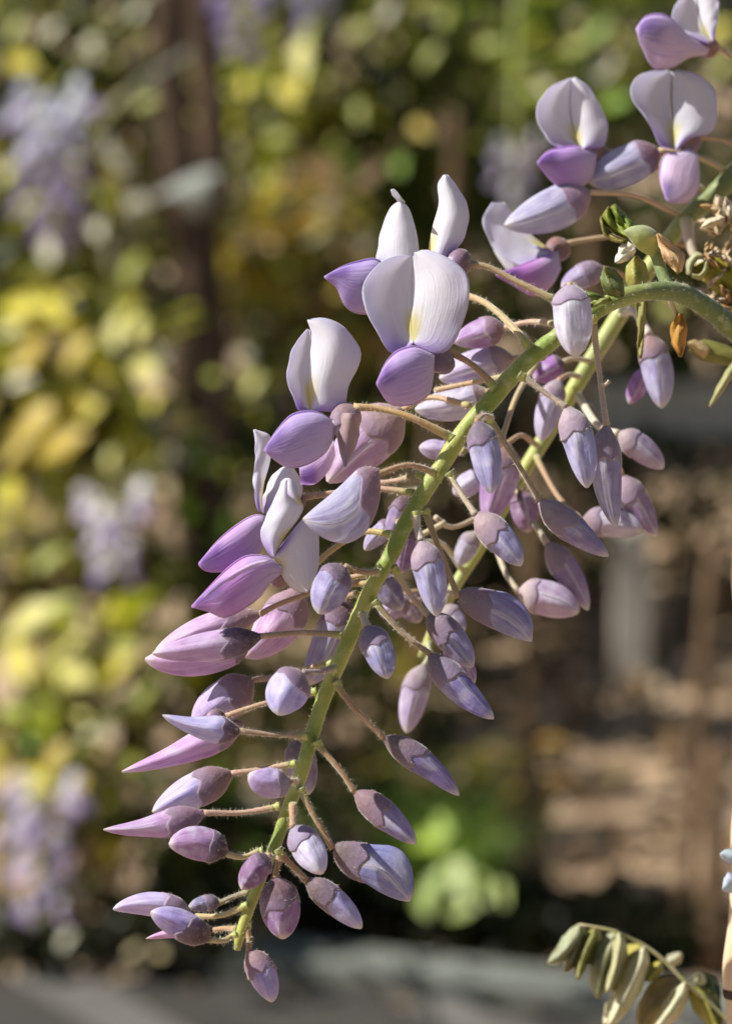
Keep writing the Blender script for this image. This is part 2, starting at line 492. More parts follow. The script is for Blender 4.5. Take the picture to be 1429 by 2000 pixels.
# ================================================================== the garden behind
LIME = [(.54,.52,.03),(.62,.58,.07),(.44,.47,.03),(.66,.63,.16),(.34,.38,.03)]
GOLD = [(.42,.32,.03),(.48,.39,.05),(.30,.24,.03),(.44,.40,.07)]
OLIVE = [(.10,.125,.018),(.17,.19,.03),(.06,.085,.012),(.24,.25,.045)]
GREEN = [(.09,.16,.02),(.14,.22,.04),(.20,.28,.05),(.06,.10,.02)]
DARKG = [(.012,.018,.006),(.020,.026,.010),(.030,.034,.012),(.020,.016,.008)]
PALEL = [(.52,.50,.36),(.60,.58,.46),(.44,.42,.26)]
TANL = [(.40,.27,.15),(.48,.35,.22),(.32,.20,.10)]
M_GROUND = m_plain('bed_soil', (.30,.20,.12), (.52,.38,.24), 4.0, .95, .02, None, (.58,.45,.31))
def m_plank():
    t = NT('sun_streak_plank'); co = t.coord()
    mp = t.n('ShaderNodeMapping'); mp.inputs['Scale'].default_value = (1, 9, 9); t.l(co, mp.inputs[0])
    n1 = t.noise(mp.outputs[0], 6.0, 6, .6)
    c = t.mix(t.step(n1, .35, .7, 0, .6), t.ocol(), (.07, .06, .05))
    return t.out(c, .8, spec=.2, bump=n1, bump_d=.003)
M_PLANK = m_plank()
M_KERB = m_plain('grey_painted_timber', (.11,.12,.10), (.20,.21,.185), 6.0, .6, .003, (1, 6, 6), (.28,.29,.25))
M_PALEW = m_plain('pale_timber', (.58,.52,.42), (.68,.62,.52), 5.0, .75, .004, (1, 6, 6), (.44,.39,.30))
M_STAKE = m_plain('brown_stake', (.12,.075,.04), (.20,.13,.075), 12.0, .8, .006, (6, 6, 1))

S = 60.0
g = mk('ground', [(-S,-S,0),(S,-S,0),(S,S,0),(-S,S,0)], [(0,1,2,3)], M_GROUND, origin=(0,0,0)); g['kind'] = 'structure'

def box(name, c, half, mat, parent=None, rz=0.0, bev=.006, color=None):
    hx, hy, hz = half
    V = [Vector((x, y, z)) for x in (-hx, hx) for y in (-hy, hy) for z in (-hz, hz)]
    R = Matrix.Rotation(rz, 3, 'Z')
    V = [Vector(c) + R @ v for v in V]
    F = [(0,1,3,2),(4,6,7,5),(0,4,5,1),(2,3,7,6),(0,2,6,4),(1,5,7,3)]
    o = mk(name, V, F, mat, parent, smooth=False, color=color, origin=c)
    b = o.modifiers.new('bevel', 'BEVEL'); b.width = bev; b.segments = 2
    return o
# plank path in front of the bed
pa = ground(0, 1858); pb_ = ground(1429, 1990)
path = empty('path', (0, 2.2, 0)); path['kind'] = 'structure'
ang = math.atan2(-.78, .62)
prng = random.Random(5)
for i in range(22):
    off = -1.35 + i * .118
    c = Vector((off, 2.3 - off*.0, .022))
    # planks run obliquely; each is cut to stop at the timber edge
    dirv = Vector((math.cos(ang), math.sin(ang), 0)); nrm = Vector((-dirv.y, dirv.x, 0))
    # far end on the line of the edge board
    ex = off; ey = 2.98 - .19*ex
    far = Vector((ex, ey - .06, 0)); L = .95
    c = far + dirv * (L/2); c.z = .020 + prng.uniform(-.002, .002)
    o = box('plank', c, (L/2, .042, .018), M_PLANK, path, rz=ang + prng.uniform(-.006, .006), bev=.004, color=(lambda k: (k*1.05, k, k*.9))(prng.choice([.035,.045,.04,.11,.14,.05])))  # streaks of sunlight put into the colour: some planks paler than others
# timber edge of the bed
a = ground(-500, 1790); b = ground(1900, 2070)
mid = (a + b)/2; mid.z = .022; d = (b - a)
edge = box('bed_edging_board', mid, (d.length/2, .034, .022), M_KERB, None, rz=math.atan2(d.y, d.x), bev=.006)
tag(edge, 'grey green painted timber board edging the bed along the plank path', 'edging board')
# pale sleeper and posts at the right
c = ground(1450, 845); c.z = .075
tag(box('timber_sleeper', c, (.95, .09, .075), M_PALEW, None, rz=-.03, bev=.012), 'long pale timber sleeper lying beyond the dry ground', 'sleeper')
def post(px, py, wpx, h, mat, label, cat, name, lean=0.0, group=None, rnd=False):
    p = ground(px, py); dist = (p - CAM).length; r = wpx/2/FPX*dist
    V, F, UV = tube_world([p + Vector((lean*t*h, 0, -.03 + t*(h+.03))) for t in (0, .25, .5, .75, .97, 1.0)], [r*1.04, r, r*.98, r*.97, r*.95, r*.7], 10 if rnd else 4)
    o = mk(name, V, F, mat, None, uv=UV, origin=p, smooth=rnd)
    return tag(o, label, cat, group)
post(1228, 1345, 92, .30, M_PALEW, 'short pale square timber post standing on the dry ground', 'post', 'garden_post')
for px, py, w, h, ln in ((1040,1795,34,.62,-.02),(1322,1880,34,.55,.06),(1388,1905,52,.30,.0),(880,1330,26,1.0,.0),(1100,1560,22,.9,.03)):
    nm = {1040:'slim brown stake before the dry ground beside the bright grass tuft',1322:'leaning brown stake in the dry ground right of the post',1388:'stout low brown stake behind the wilting leaf',
          880:'tall brown stake rising behind the hanging buds',1100:'thin brown stake standing between the post and the grass tuft'}[px]
    post(px, py, w, h, M_STAKE, nm, 'stake', 'wooden_stake', ln, None, True)

# leaf geometry
def leaf_pts(L, w):
    return [Vector((0,0,0)), Vector((L*.35, w*.5, w*.16)), Vector((L*.75, w*.36, w*.1)), Vector((L,0,-L*.08)), Vector((L*.75,-w*.36,w*.1)), Vector((L*.35,-w*.5,w*.16)), Vector((L*.5,0,-w*.02))]
LF = [(0,6,1),(1,6,2),(2,6,3),(3,6,4),(4,6,5),(5,6,0)]
LUV = [(.5,0),(1,.35),(.9,.75),(.5,1),(.1,.75),(0,.35),(.5,.5)]
def leaf_frame(r, out):
    d = (out*.6 + Vector((r.uniform(-1,1), r.uniform(-1,1), r.uniform(-1.1,.5)))).normalized()
    n = (Vector((r.uniform(-.8,.8), r.uniform(-.8,.8), 1.0)) + out*.5)
    y = n.cross(d)
    if y.length < 1e-4: y = d.orthogonal()
    y.normalize(); n = d.cross(y).normalized()
    return Matrix((d, y, n)).transposed()
def clump(name, c, rad, n, L, pals, parent, r, wr=.45):
    V, F, Cc = [], [], []
    for _ in range(n):
        while True:
            q = Vector((r.uniform(-1,1), r.uniform(-1,1), r.uniform(-1,1)))
            if .15 < q.length < 1: break
        q = q * (q.length ** -.35)
        p = Vector(c) + Vector((q.x*rad[0], q.y*rad[1], q.z*rad[2]))
        if p.z < .02: p.z = r.uniform(.02, .08)
        m = leaf_frame(r, q.normalized())
        l = L * r.uniform(.6, 1.3)
        i = len(V)
        V.extend([p + m @ a for a in leaf_pts(l, l*wr*r.uniform(.8, 1.2))])
        F.extend([tuple(i + k for k in f) for f in LF])
        col = r.choice(pals); k = r.uniform(.75, 1.2)
        Cc.extend([[x*k for x in col]] * 7)
    o = mk(name, V, F, M_LEAFC, parent, cols=Cc, origin=c); o['kind'] = 'stuff'
    return o
LEAFME = None
def single_leaf(parent, p, L, col, r, out):
    global LEAFME
    if LEAFME is None:
        LEAFME = bpy.data.meshes.new('leaf'); LEAFME.from_pydata(leaf_pts(1.0, .5), [], LF)
        l = LEAFME.uv_layers.new(name='UVMap')
        for lp in LEAFME.loops: l.data[lp.index].uv = LUV[lp.vertex_index]
        LEAFME.polygons.foreach_set('use_smooth', [True]*len(LEAFME.polygons)); LEAFME.materials.append(M_LEAFO)
    o = bpy.data.objects.new('leaf', LEAFME); o.color = (*col, 1); o.scale = (L, L, L)
    o.rotation_euler = leaf_frame(r, out).to_euler()
    return place(o, p, parent)
def limb(parent, a, b, r0, r1, r, name='branch', sag=.12, k=6, mat=None):
    a, b = Vector(a), Vector(b); n = 9; d = b - a
    off = Vector((r.uniform(-1,1), r.uniform(-1,1), r.uniform(-.3,.6))) * d.length * sag
    P = [a + d*t + off*math.sin(math.pi*t) for t in np.linspace(0, 1, n)]
    V, F, UV = tube_world(P, [r0*(1-t) + r1*t for t in np.linspace(0, 1, n)], k)
    return mk(name, V, F, mat or M_TWIG, parent, uv=UV, origin=a)
def shrub(name, label, cat, base, clumps, seed, group=None, stem_r=.012, singles=0, pal_s=None, sl=.07):
    r = random.Random(seed)
    base = Vector(base); base.z = 0
    root = empty(name, base); tag(root, label, cat, group)
    for px, py, dep, rx, ry, n, L, pals in clumps:
        c = at(px, py, dep); k = dep/FPX
        limb(root, base + Vector((r.uniform(-.05,.05), r.uniform(-.05,.05), -.02)), c, stem_r, stem_r*.35, r, 'stem')
        rad = (rx*k, max(rx, ry)*k*.6, ry*k)
        clump('foliage', c, rad, n, L, pals, root, r)
        for _ in range(singles):
            q = Vector((r.uniform(-1,1), r.uniform(-1,.1), r.uniform(-1,1)))
            if q.length > 1: q.normalize()
            single_leaf(root, c + Vector((q.x*rad[0], q.y*rad[1]*1.1, q.z*rad[2])), sl*r.uniform(.7,1.3), r.choice(pal_s or pals), r, q.normalized())
    return root
# --- evergreen bushes closing the garden at the back
brng = random.Random(21)
for i, (x, y, h, w) in enumerate([(-3.9,6.2,2.2,.85),(-4.9,5.8,2.3,.85),(3.4,7.0,2.3,.85),(-1.9,6.6,2.3,.75),(-.95,7.0,2.2,.7),(-.1,6.7,2.3,.7),(.75,7.1,2.2,.7),(1.6,7.3,2.3,.75),(2.5,7.0,2.2,.8),(-2.9,6.4,2.3,.8)]):
    root = empty('evergreen_bush', (x, y, 0)); tag(root, 'dark olive evergreen bush in the hedge closing the garden', 'bush', 'bushes of the back hedge')
    for k in range(3): limb(root, (x + brng.uniform(-.1,.1), y, -.02), (x + brng.uniform(-.3,.3), y, h*.7), .03, .012, brng, 'stem')
    clump('foliage', (x, y, h*.5), (w*.75, .5, h*.52), 3400, .085, DARKG*3 + OLIVE*3 + GREEN*2, root, brng)
# --- middle: olive shrub behind the racemes
OLIVES = shrub('olive_shrub', 'loose olive green shrub with golden leaves rising behind the racemes', 'shrub', (.05, 4.7, 0),
  [(640,120,4.8,220,180,520,.06,OLIVE*3+LIME[2:]+DARKG),(900,260,4.9,240,230,560,.06,OLIVE*3+GREEN*2+LIME[4:]),(1180,90,4.6,180,180,420,.06,GREEN+LIME[2:]+OLIVE),(1230,420,4.9,200,200,320,.06,OLIVE+GREEN+DARKG),
   (600,520,4.6,170,220,420,.06,OLIVE*2+GOLD[2:3]+DARKG*2),(880,480,4.9,190,180,360,.06,OLIVE*2+GREEN*2+DARKG),(620,860,4.5,170,220,420,.06,OLIVE+DARKG*3+LIME[:2])], 31, stem_r=.016, singles=14, pal_s=LIME[:3]+PALEL[:1]+OLIVE[3:]*3, sl=.045)
shrub('golden_shrub', 'shrub with withered golden brown leaves behind the white banners', 'shrub', (-.12, 4.0, 0),
  [(520,490,4.0,80,60,36,.07,GOLD),(665,430,4.0,60,80,12,.08,TANL+PALEL[:1]+GOLD),(720,640,4.1,70,90,14,.08,TANL[:1]+GOLD)], 37, stem_r=.007, singles=5, pal_s=[(.62,.46,.28),(.48,.30,.07),(.50,.36,.08)], sl=.07)
# --- left: lime green shrub
LIMES = []
LIMES.append(shrub('lime_shrub', 'bright yellow green leafy shrub around the twisted brown trunks', 'shrub', ground(150, 1760),
  [(90,700,3.3,150,130,70,.06,GOLD+OLIVE+DARKG),(240,720,3.3,120,150,60,.06,LIME+OLIVE+DARKG),(60,860,3.35,120,110,50,.06,GOLD+OLIVE+DARKG),(60,1330,3.2,120,120,60,.06,LIME+OLIVE+DARKG),(210,1290,3.25,110,110,50,.06,LIME+OLIVE+DARKG),
   (60,1080,3.5,150,130,130,.05,OLIVE*2+DARKG+GOLD),(300,1000,3.6,160,150,150,.05,OLIVE+DARKG*2+GREEN),(330,1300,3.6,170,160,170,.05,OLIVE*2+DARKG*2+LIME[:1]),(140,1530,3.3,170,120,110,.055,OLIVE+GOLD+DARKG),
   (330,1600,3.5,180,150,170,.05,DARKG*2+GREEN+OLIVE),(110,1000,3.4,120,80,40,.05,LIME+DARKG)], 41, stem_r=.008, singles=9, pal_s=LIME[:4]+[(.72,.66,.32),(.60,.52,.10)], sl=.06))
LIMES.append(shrub('lime_shrub', 'yellow green shrub growing against the top of the twisted trunks', 'shrub', ground(60, 1500),
  [(60,130,4.0,170,140,170,.06,OLIVE+LIME[2:3]+DARKG),(190,330,4.0,140,160,130,.06,OLIVE*2+GOLD+PALEL[:1]),(120,470,4.1,170,120,150,.06,OLIVE*2+GREEN+DARKG),(480,200,4.3,90,160,110,.05,OLIVE+LIME),(240,560,4.2,150,130,140,.06,OLIVE*2+GREEN+GOLD)], 43, stem_r=.01, singles=12, pal_s=LIME+PALEL[:1], sl=.05))
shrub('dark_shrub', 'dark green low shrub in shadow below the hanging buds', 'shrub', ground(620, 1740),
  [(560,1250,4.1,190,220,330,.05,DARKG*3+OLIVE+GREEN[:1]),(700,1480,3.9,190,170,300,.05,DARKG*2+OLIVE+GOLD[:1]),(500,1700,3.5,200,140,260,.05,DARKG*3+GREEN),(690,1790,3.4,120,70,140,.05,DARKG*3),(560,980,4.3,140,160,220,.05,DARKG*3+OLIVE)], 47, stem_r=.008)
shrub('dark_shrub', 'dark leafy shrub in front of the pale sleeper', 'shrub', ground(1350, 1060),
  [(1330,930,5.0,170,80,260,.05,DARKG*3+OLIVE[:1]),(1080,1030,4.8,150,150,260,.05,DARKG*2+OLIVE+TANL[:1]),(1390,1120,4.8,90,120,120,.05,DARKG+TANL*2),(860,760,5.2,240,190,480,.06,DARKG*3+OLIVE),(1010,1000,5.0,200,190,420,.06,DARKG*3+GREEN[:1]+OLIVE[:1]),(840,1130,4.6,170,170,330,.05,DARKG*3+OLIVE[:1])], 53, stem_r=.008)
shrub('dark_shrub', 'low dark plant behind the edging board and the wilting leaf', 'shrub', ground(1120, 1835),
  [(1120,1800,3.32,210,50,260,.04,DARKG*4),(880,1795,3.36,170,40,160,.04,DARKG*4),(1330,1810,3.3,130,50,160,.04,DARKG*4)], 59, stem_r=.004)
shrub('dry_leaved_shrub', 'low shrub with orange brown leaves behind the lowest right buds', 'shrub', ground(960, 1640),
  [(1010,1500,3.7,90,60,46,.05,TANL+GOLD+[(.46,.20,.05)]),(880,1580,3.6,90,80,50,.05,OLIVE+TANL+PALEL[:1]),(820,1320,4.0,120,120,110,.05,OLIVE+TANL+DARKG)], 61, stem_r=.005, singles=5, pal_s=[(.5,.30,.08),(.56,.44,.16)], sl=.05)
for x, y, sd, lab in ((-1.45, 5.3, 81, 'rounded olive shrub standing left of the lime shrubs before the hedge'), (-2.3, 5.0, 82, 'rounded shrub with yellowish leaves further along the hedge'), (2.0, 5.6, 83, 'rounded dark shrub behind the far end of the pale sleeper')):
    r_ = random.Random(sd); root = empty('garden_shrub', (x, y, 0)); tag(root, lab, 'shrub')
    for k in range(4): limb(root, (x + r_.uniform(-.06,.06), y, -.02), (x + r_.uniform(-.3,.3), y + r_.uniform(-.2,.2), .6), .012, .005, r_, 'stem')
    clump('foliage', (x, y, .48), (.46, .4, .46), 1100, .07, {81: OLIVE*2+DARKG, 82: OLIVE+LIME+GOLD, 83: DARKG*2+GREEN}[sd], root, r_)
# large leaves one can pick out
def spots(root, items, seed):
    r = random.Random(seed)
    for px, py, dep, Lpx, col in items:
        p = at(px, py, dep); L = Lpx/FPX*dep
        out = (SUN_TO*.9 + (CAM - p).normalized()*.7).normalized()
        d = out.cross(Vector((r.uniform(-1,1), r.uniform(-1,1), r.uniform(-1,1)))).normalized()
        y = out.cross(d).normalized()
        o = single_leaf(root, p - d*L*.5, L, col, r, out)
        o.rotation_euler = Matrix((d, y, out)).transposed().to_euler()
YL = (.70,.62,.05); PY = (.78,.74,.24); GD = (.58,.43,.03); OG = (.36,.41,.04); PW = (.74,.73,.55); BG = (.24,.42,.03); PE = (.66,.54,.28)
spots(LIMES[0], [(40,600,3.1,110,YL),(100,605,3.1,120,YL),(140,640,3.1,90,YL),(30,640,3.1,80,PY),(150,690,3.15,100,GD),(60,690,3.15,110,GD),(225,650,3.1,80,PY),(270,640,3.15,70,PY),(200,720,3.15,80,YL),(280,720,3.15,90,PY),
  (40,745,3.1,60,PW),(180,800,3.15,70,YL),(70,830,3.15,140,GD),(120,870,3.2,130,GD),(300,780,3.2,60,YL),(215,895,3.1,46,PY),(25,890,3.1,70,GD),(20,960,3.1,90,YL),(60,1210,3.0,130,PY),(120,1260,3.0,140,PY),(40,1290,3.0,120,YL),(215,1310,3.0,120,YL),
  (150,1320,3.05,90,PY),(240,1260,3.05,60,OG),(20,1390,3.05,70,OG),(110,1480,3.0,90,GD),(60,1530,3.0,120,YL),(150,1540,3.05,80,GD),(180,1430,2.95,44,PW),(205,1425,2.95,44,PW),(160,1400,2.95,40,PY),(280,1360,3.1,60,OG),(350,1270,3.2,44,OG),
  (415,735,3.2,44,OG),(440,925,3.2,44,OG),(355,960,3.2,50,BG),(370,1000,3.2,60,BG),(330,890,3.2,40,PW),(330,1120,3.2,50,OG),(260,1490,3.1,50,OG),(60,1440,3.05,60,BG),(130,1835,2.9,46,PW),(262,1858,2.85,38,PE),(310,1862,2.85,38,PE),(100,1090,3.2,80,OG),(120,1180,3.2,70,OG)], 5)
spots(LIMES[1], [(40,120,3.8,90,YL),(60,170,3.8,60,OG),(100,60,3.8,50,PW),(30,60,3.8,70,OG),(270,20,3.6,46,PW),(210,20,3.6,40,PE),(480,165,3.9,56,YL),(285,200,3.7,60,OG),(230,200,3.7,46,PE),(150,380,3.8,60,OG),(140,320,3.6,60,PY),(20,330,3.6,70,PY),(190,440,3.8,70,PW),(260,520,3.9,80,OG),
  (100,480,3.8,90,PW),(220,120,3.8,50,OG),(180,90,3.8,60,PW)], 6)
spots(OLIVES, [(590,110,4.2,100,PY),(580,170,4.2,80,YL),(560,180,4.2,80,YL),(600,60,4.2,60,OG),(640,290,4.3,70,OG),(480,690,4.0,50,PW),(495,750,4.0,50,PY),(540,270,4.2,60,OG),(520,360,4.2,60,OG),(1190,130,4.2,60,PW),(1170,60,4.2,60,BG),(1130,90,4.2,60,OG),(1200,200,4.3,70,BG),(1060,170,4.2,44,PW),(1040,180,4.2,50,OG),
  (870,30,4.3,60,OG),(700,60,4.3,60,OG),(760,20,4.3,50,PW),(840,110,4.3,60,OG),(950,90,4.3,70,OG),(820,250,4.3,60,GD),(1400,60,4.2,70,YL),(1410,130,4.2,60,OG),(1240,560,4.4,60,BG),(700,220,4.3,60,OG),(680,330,4.3,60,BG),(780,320,4.3,60,BG),(1000,440,4.3,60,BG),(920,560,4.4,60,OG),(660,560,4.3,60,GD),(1300,600,4.4,60,PY)], 8)
# --- bright grass tuft
def tuft(base, label, n, h, seed, pals):
    r = random.Random(seed); root = empty('grass_tuft', base); tag(root, label, 'grass tuft')
    V, F, Cc = [], [], []
    for _ in range(n):
        a = r.uniform(0, 6.28); d = Vector((math.cos(a), math.sin(a), 0)); hh = h*r.uniform(.5,1.15); lean = r.uniform(.2,.8)*hh
        s = Vector((-d.y, d.x, 0))*r.uniform(.006,.012); b0 = Vector(base) + d*r.uniform(0,.05); i = len(V)
        for k in range(5):
            t = k/4; c = b0 + d*lean*t*t + Vector((0,0,hh*(t - .25*t*t*lean/hh)))
            V.extend([c - s*(1-t*.95), c + s*(1-t*.95)]); 
        F.extend([(i+2*k, i+2*k+1, i+2*k+3, i+2*k+2) for k in range(4)])
        col = r.choice(pals); Cc.extend([col]*10)
    o = mk('blades', V, F, M_LEAFC, root, cols=Cc, origin=base); o['kind'] = 'stuff'
    return root
TUFT = tuft(ground(880, 1815), 'bright green broad bladed grass tuft near the edging board', 150, .24, 3, [(.24,.38,.05),(.34,.46,.10),(.44,.54,.22),(.16,.26,.03)])
tuft(ground(800, 1790), 'smaller grass tuft with yellow green blades beside the bright one', 60, .15, 4, [(.30,.44,.04),(.40,.50,.10),(.20,.32,.03)])
tuft(ground(975, 1800), 'low pale green grass tuft between the bright tuft and the slim stake', 50, .10, 6, [(.40,.50,.20),(.30,.42,.10),(.2,.3,.04)])
spots(TUFT, [(840,1640,3.05,90,(.36,.52,.03)),(870,1670,3.05,80,(.44,.56,.12)),(900,1720,3.0,100,(.50,.60,.24)),(850,1730,3.0,80,(.40,.52,.14)),(940,1735,3.0,80,(.50,.62,.20)),(980,1745,3.0,60,(.46,.56,.14)),(830,1760,3.0,80,(.34,.46,.10)),(900,1780,2.98,70,(.40,.50,.14)),(865,1610,3.1,60,(.30,.46,.03))], 12)
# dry leaves strewn over the bare ground
lr = random.Random(15); V, F, Cc = [], [], []
for _ in range(1500):
    q = Vector((lr.uniform(-.2, 1.5), lr.uniform(3.25, 5.6), .012)); m = leaf_frame(lr, Vector((0, 0, .6))); l = lr.uniform(.02, .06); i = len(V)
    pts_ = [m @ a_ for a_ in leaf_pts(l, l*.5)]; lo_ = min(a_.z for a_ in pts_)
    V.extend([q + a_ - Vector((0, 0, lo_)) for a_ in pts_]); F.extend([tuple(i + k for k in f) for f in LF]); Cc.extend([lr.choice(TANL + [(.62,.50,.36),(.10,.07,.04),(.07,.06,.03),(.16,.14,.05)])]*7)
ll = mk('leaf_litter', V, F, M_LEAFC, None, cols=Cc, origin=(.6, 4.4, 0)); tag(ll, 'dry tan and brown leaves strewn over the bare ground', 'leaf litter', kind='stuff')
shrub('dark_shrub', 'low dark foliage under the low lilac raceme beside the plank path', 'shrub', ground(160, 1800),
  [(90,1800,3.2,160,50,160,.04,DARKG*3+OLIVE[:1]),(330,1800,3.2,170,60,200,.04,DARKG*3+GREEN[:1])], 67, stem_r=.004)
# --- twisted trunks of the old vine
trunk = empty('wisteria_vine', ground(400, 1640)); tag(trunk, 'two twisted dark brown vine trunks rising side by side among lime leaves', 'vine')
trng = random.Random(9)
def trunk_run(pts, name='trunk'):
    S_ = resamp(pts, 40)
    P = [at(s[0], s[1], s[2]) for s in S_]
    R = [s[3]/FPX*s[2]*(1 + .10*math.sin(i*.9) + trng.uniform(-.06,.06)) for i, s in enumerate(S_)]
    V, F, UV = tube_world(P, R, 12)
    return mk(name, V, F, M_BARK, trunk, uv=UV, origin=P[0])
G0 = ground(385, 1640); dG = (ROT.transposed() @ (G0 - CAM)); dep0 = -dG.z
trunk_run([(385,1660,dep0,44),(410,1350,dep0-.05,38),(380,1000,dep0-.1,40),(365,760,dep0-.12,38),(372,500,dep0-.12,36),(345,300,dep0-.1,36),(330,100,dep0-.1,34),(335,-150,dep0-.1,32)])
trunk_run([(420,1660,dep0+.03,34),(440,1300,dep0+.05,30),(425,1000,dep0+.02,34),(415,700,dep0+.0,36),(400,450,dep0-.02,34),(415,250,dep0+.0,34),(400,60,dep0,34),(410,-150,dep0,32)])
trunk_run([(365,520,dep0-.1,14),(300,330,dep0-.2,12),(255,220,dep0-.25,11),(235,80,dep0-.3,10),(215,-120,dep0-.3,9)], 'branch')
# --- other racemes of the same vine, far out of focus
FL = None
def floret_mesh():
    def build(name, pts_fn, nu, nv, mat):
        V, UV = [], []
        for i in range(nv+1):
            for j in range(nu+1):
                V.append(pts_fn(j/nu, i/nv)); UV.append((abs(j/nu-.5)*-2+1, i/nv))
        me = bpy.data.meshes.new(name); me.from_pydata(V, [], grid_faces(nv, nu))
        l = me.uv_layers.new(name='UVMap')
        for lp in me.loops: l.data[lp.index].uv = UV[lp.vertex_index]
        me.polygons.foreach_set('use_smooth', [True]*len(me.polygons)); me.materials.append(mat)
        return me
    ban = build('banner_petal', lambda u, v: Vector(((u-.5)*.021*math.sin(math.pi*min(1,.12+v*.86))**.7, .004*math.sin(math.pi*v) - .006*abs(u-.5)*2, .021*v)), 8, 8, M_BAN)
    kee = build('keel', lambda u, v: Vector((.006*math.cos(2*math.pi*u)*math.sin(math.pi*(.08+.92*v)), -.017*v, -.004 + .006*math.sin(2*math.pi*u)*math.sin(math.pi*(.08+.92*v)))), 8, 7, M_WING)
    return ban, kee
def far_raceme(px, py, dep, hpx, wpx, n, label, seed, attach, cols, big=1.15):
    global FL
    if FL is None: FL = floret_mesh()
    r = random.Random(seed); k = dep/FPX
    top = at(px, py - hpx/2, dep)
    root = empty('wisteria_raceme', top); tag(root, label, 'flower raceme', None)
    bot = top - Vector((0, 0, hpx*k))
    V, F, UV = tube_world([Vector(attach), (Vector(attach)+top)/2 + Vector((0,0,.02)), top, (top+bot)/2, bot], [.003,.0028,.0026,.0022,.001], 7)
    mk('stem', V, F, M_STEM, root, uv=UV, origin=top, color=(.26,.3,.08))
    for i in range(n):
        t = (i + .5)/n; a = i*2.4 + r.uniform(-.3,.3)
        rad = wpx/2*k*(1 - .55*t)*r.uniform(.5,1)
        p = top.lerp(bot, t) + Vector((math.cos(a)*rad, math.sin(a)*rad, 0))
        fl = empty('open_flower', p, root)
        fl.rotation_euler = (r.uniform(-.3,.3), r.uniform(-.3,.3), a + math.pi/2)
        s = big*(1 - .35*t)*r.uniform(.9,1.15)
        fl.scale = (s, s, s)
        for me, col in ((FL[0], cols[0]), (FL[1], cols[1])):
            o = bpy.data.objects.new(me.name, me); o.color = (*r.choice([col, tuple(min(1, c*1.15) for c in col), tuple(c*.8 for c in col)]), 1)
            o.parent = fl; C.objects.link(o)
        V, F, UV = tube_world([Vector((0,0,0)), Vector((0,.5*rad/s,.004)), Vector((0,.95*rad/s,0))], [.0007,.0006,.0008], 5)
        me = bpy.data.meshes.new('pedicel'); me.from_pydata(V, [], F); me.materials.append(M_TWIG)
        o = bpy.data.objects.new('pedicel', me); o.parent = fl; C.objects.link(o)
WH = (.84,.83,.86); LI = (.40,.38,.66); VI = (.26,.22,.50)
tr = lambda py: at(370, py, dep0 - .12)
far_raceme(85, 265, 2.6, 130, 190, 15, 'blurred pale blue raceme among leaves beside the upper trunks', 71, tr(-60), [(.80,.86,.95), (.62,.66,.90)], 1.25)
far_raceme(215, 1060, 2.7, 170, 130, 9, 'blurred white and lilac raceme below the lime leaves', 72, tr(900), [(.90,.88,.88), (.62,.58,.82)], 1.35)
far_raceme(70, 1690, 2.5, 280, 190, 15, 'blurred lilac raceme hanging low above the plank path', 73, tr(1300), [(.76,.72,.82), (.50,.44,.72)], 1.25)
far_raceme(465, 30, 3.0, 170, 130, 14, 'blurred dark violet raceme at the right side of the trunks', 74, tr(-140), [(.36,.32,.56), VI])
far_raceme(612, -10, 3.1, 150, 100, 10, 'blurred small blue raceme above the olive shrub', 75, tr(-200), [(.34,.36,.62), VI])
far_raceme(1005, 350, 3.3, 130, 90, 9, 'blurred whitish raceme before the olive shrub', 76, at(1010, -160, 3.4), [(.62,.64,.66), (.5,.5,.6)])
far_raceme(105, 420, 2.6, 150, 170, 12, 'blurred dusky violet raceme just below the pale blue one', 77, tr(100), [(.28,.24,.38), (.20,.16,.3)])
# grey dead leaf caught on the trunk
lo = empty('caught_leaf', at(380, 370, dep0-.25)); tag(lo, 'broad grey green leaf catching light before the dark trunks', 'leaf')
def big_leaf(root, L, R, dep, col, bulge=.01):
    Lp, Rp = resamp(L, 10), resamp(R, 10); V, UV = [], []
    for i in range(11):
        for j in range(7):
            u = j/6; p = Lp[i]*(1-u)+Rp[i]*u; V.append(at(p[0], p[1], dep - bulge*math.sin(math.pi*u))); UV.append((u, i/10))
    return mk('leaf', V, grid_faces(10, 6), M_LEAFO, root, uv=UV, color=col, thick=.0006)
big_leaf(lo, [(300,385),(340,360),(390,335),(430,328)], [(300,390),(350,392),(395,425),(425,340)], dep0-.25, (.50,.54,.50))
big_leaf(lo, [(215,265),(235,290),(255,320),(258,345)], [(205,270),(215,310),(240,345),(256,350)], dep0-.25, (.55,.58,.52))
big_leaf(lo, [(245,400),(255,385),(280,380),(292,392)], [(245,410),(255,430),(278,432),(292,400)], dep0-.25, (.60,.58,.48))
V, F, UV = tube_world([at(365,520,dep0-.1), at(330,440,dep0-.2), at(295,390,dep0-.25), at(258,350,dep0-.25), at(210,268,dep0-.25)], [.004,.0035,.003,.0025,.002], 6)
mk('twig', V, F, M_TWIG, lo, uv=UV)
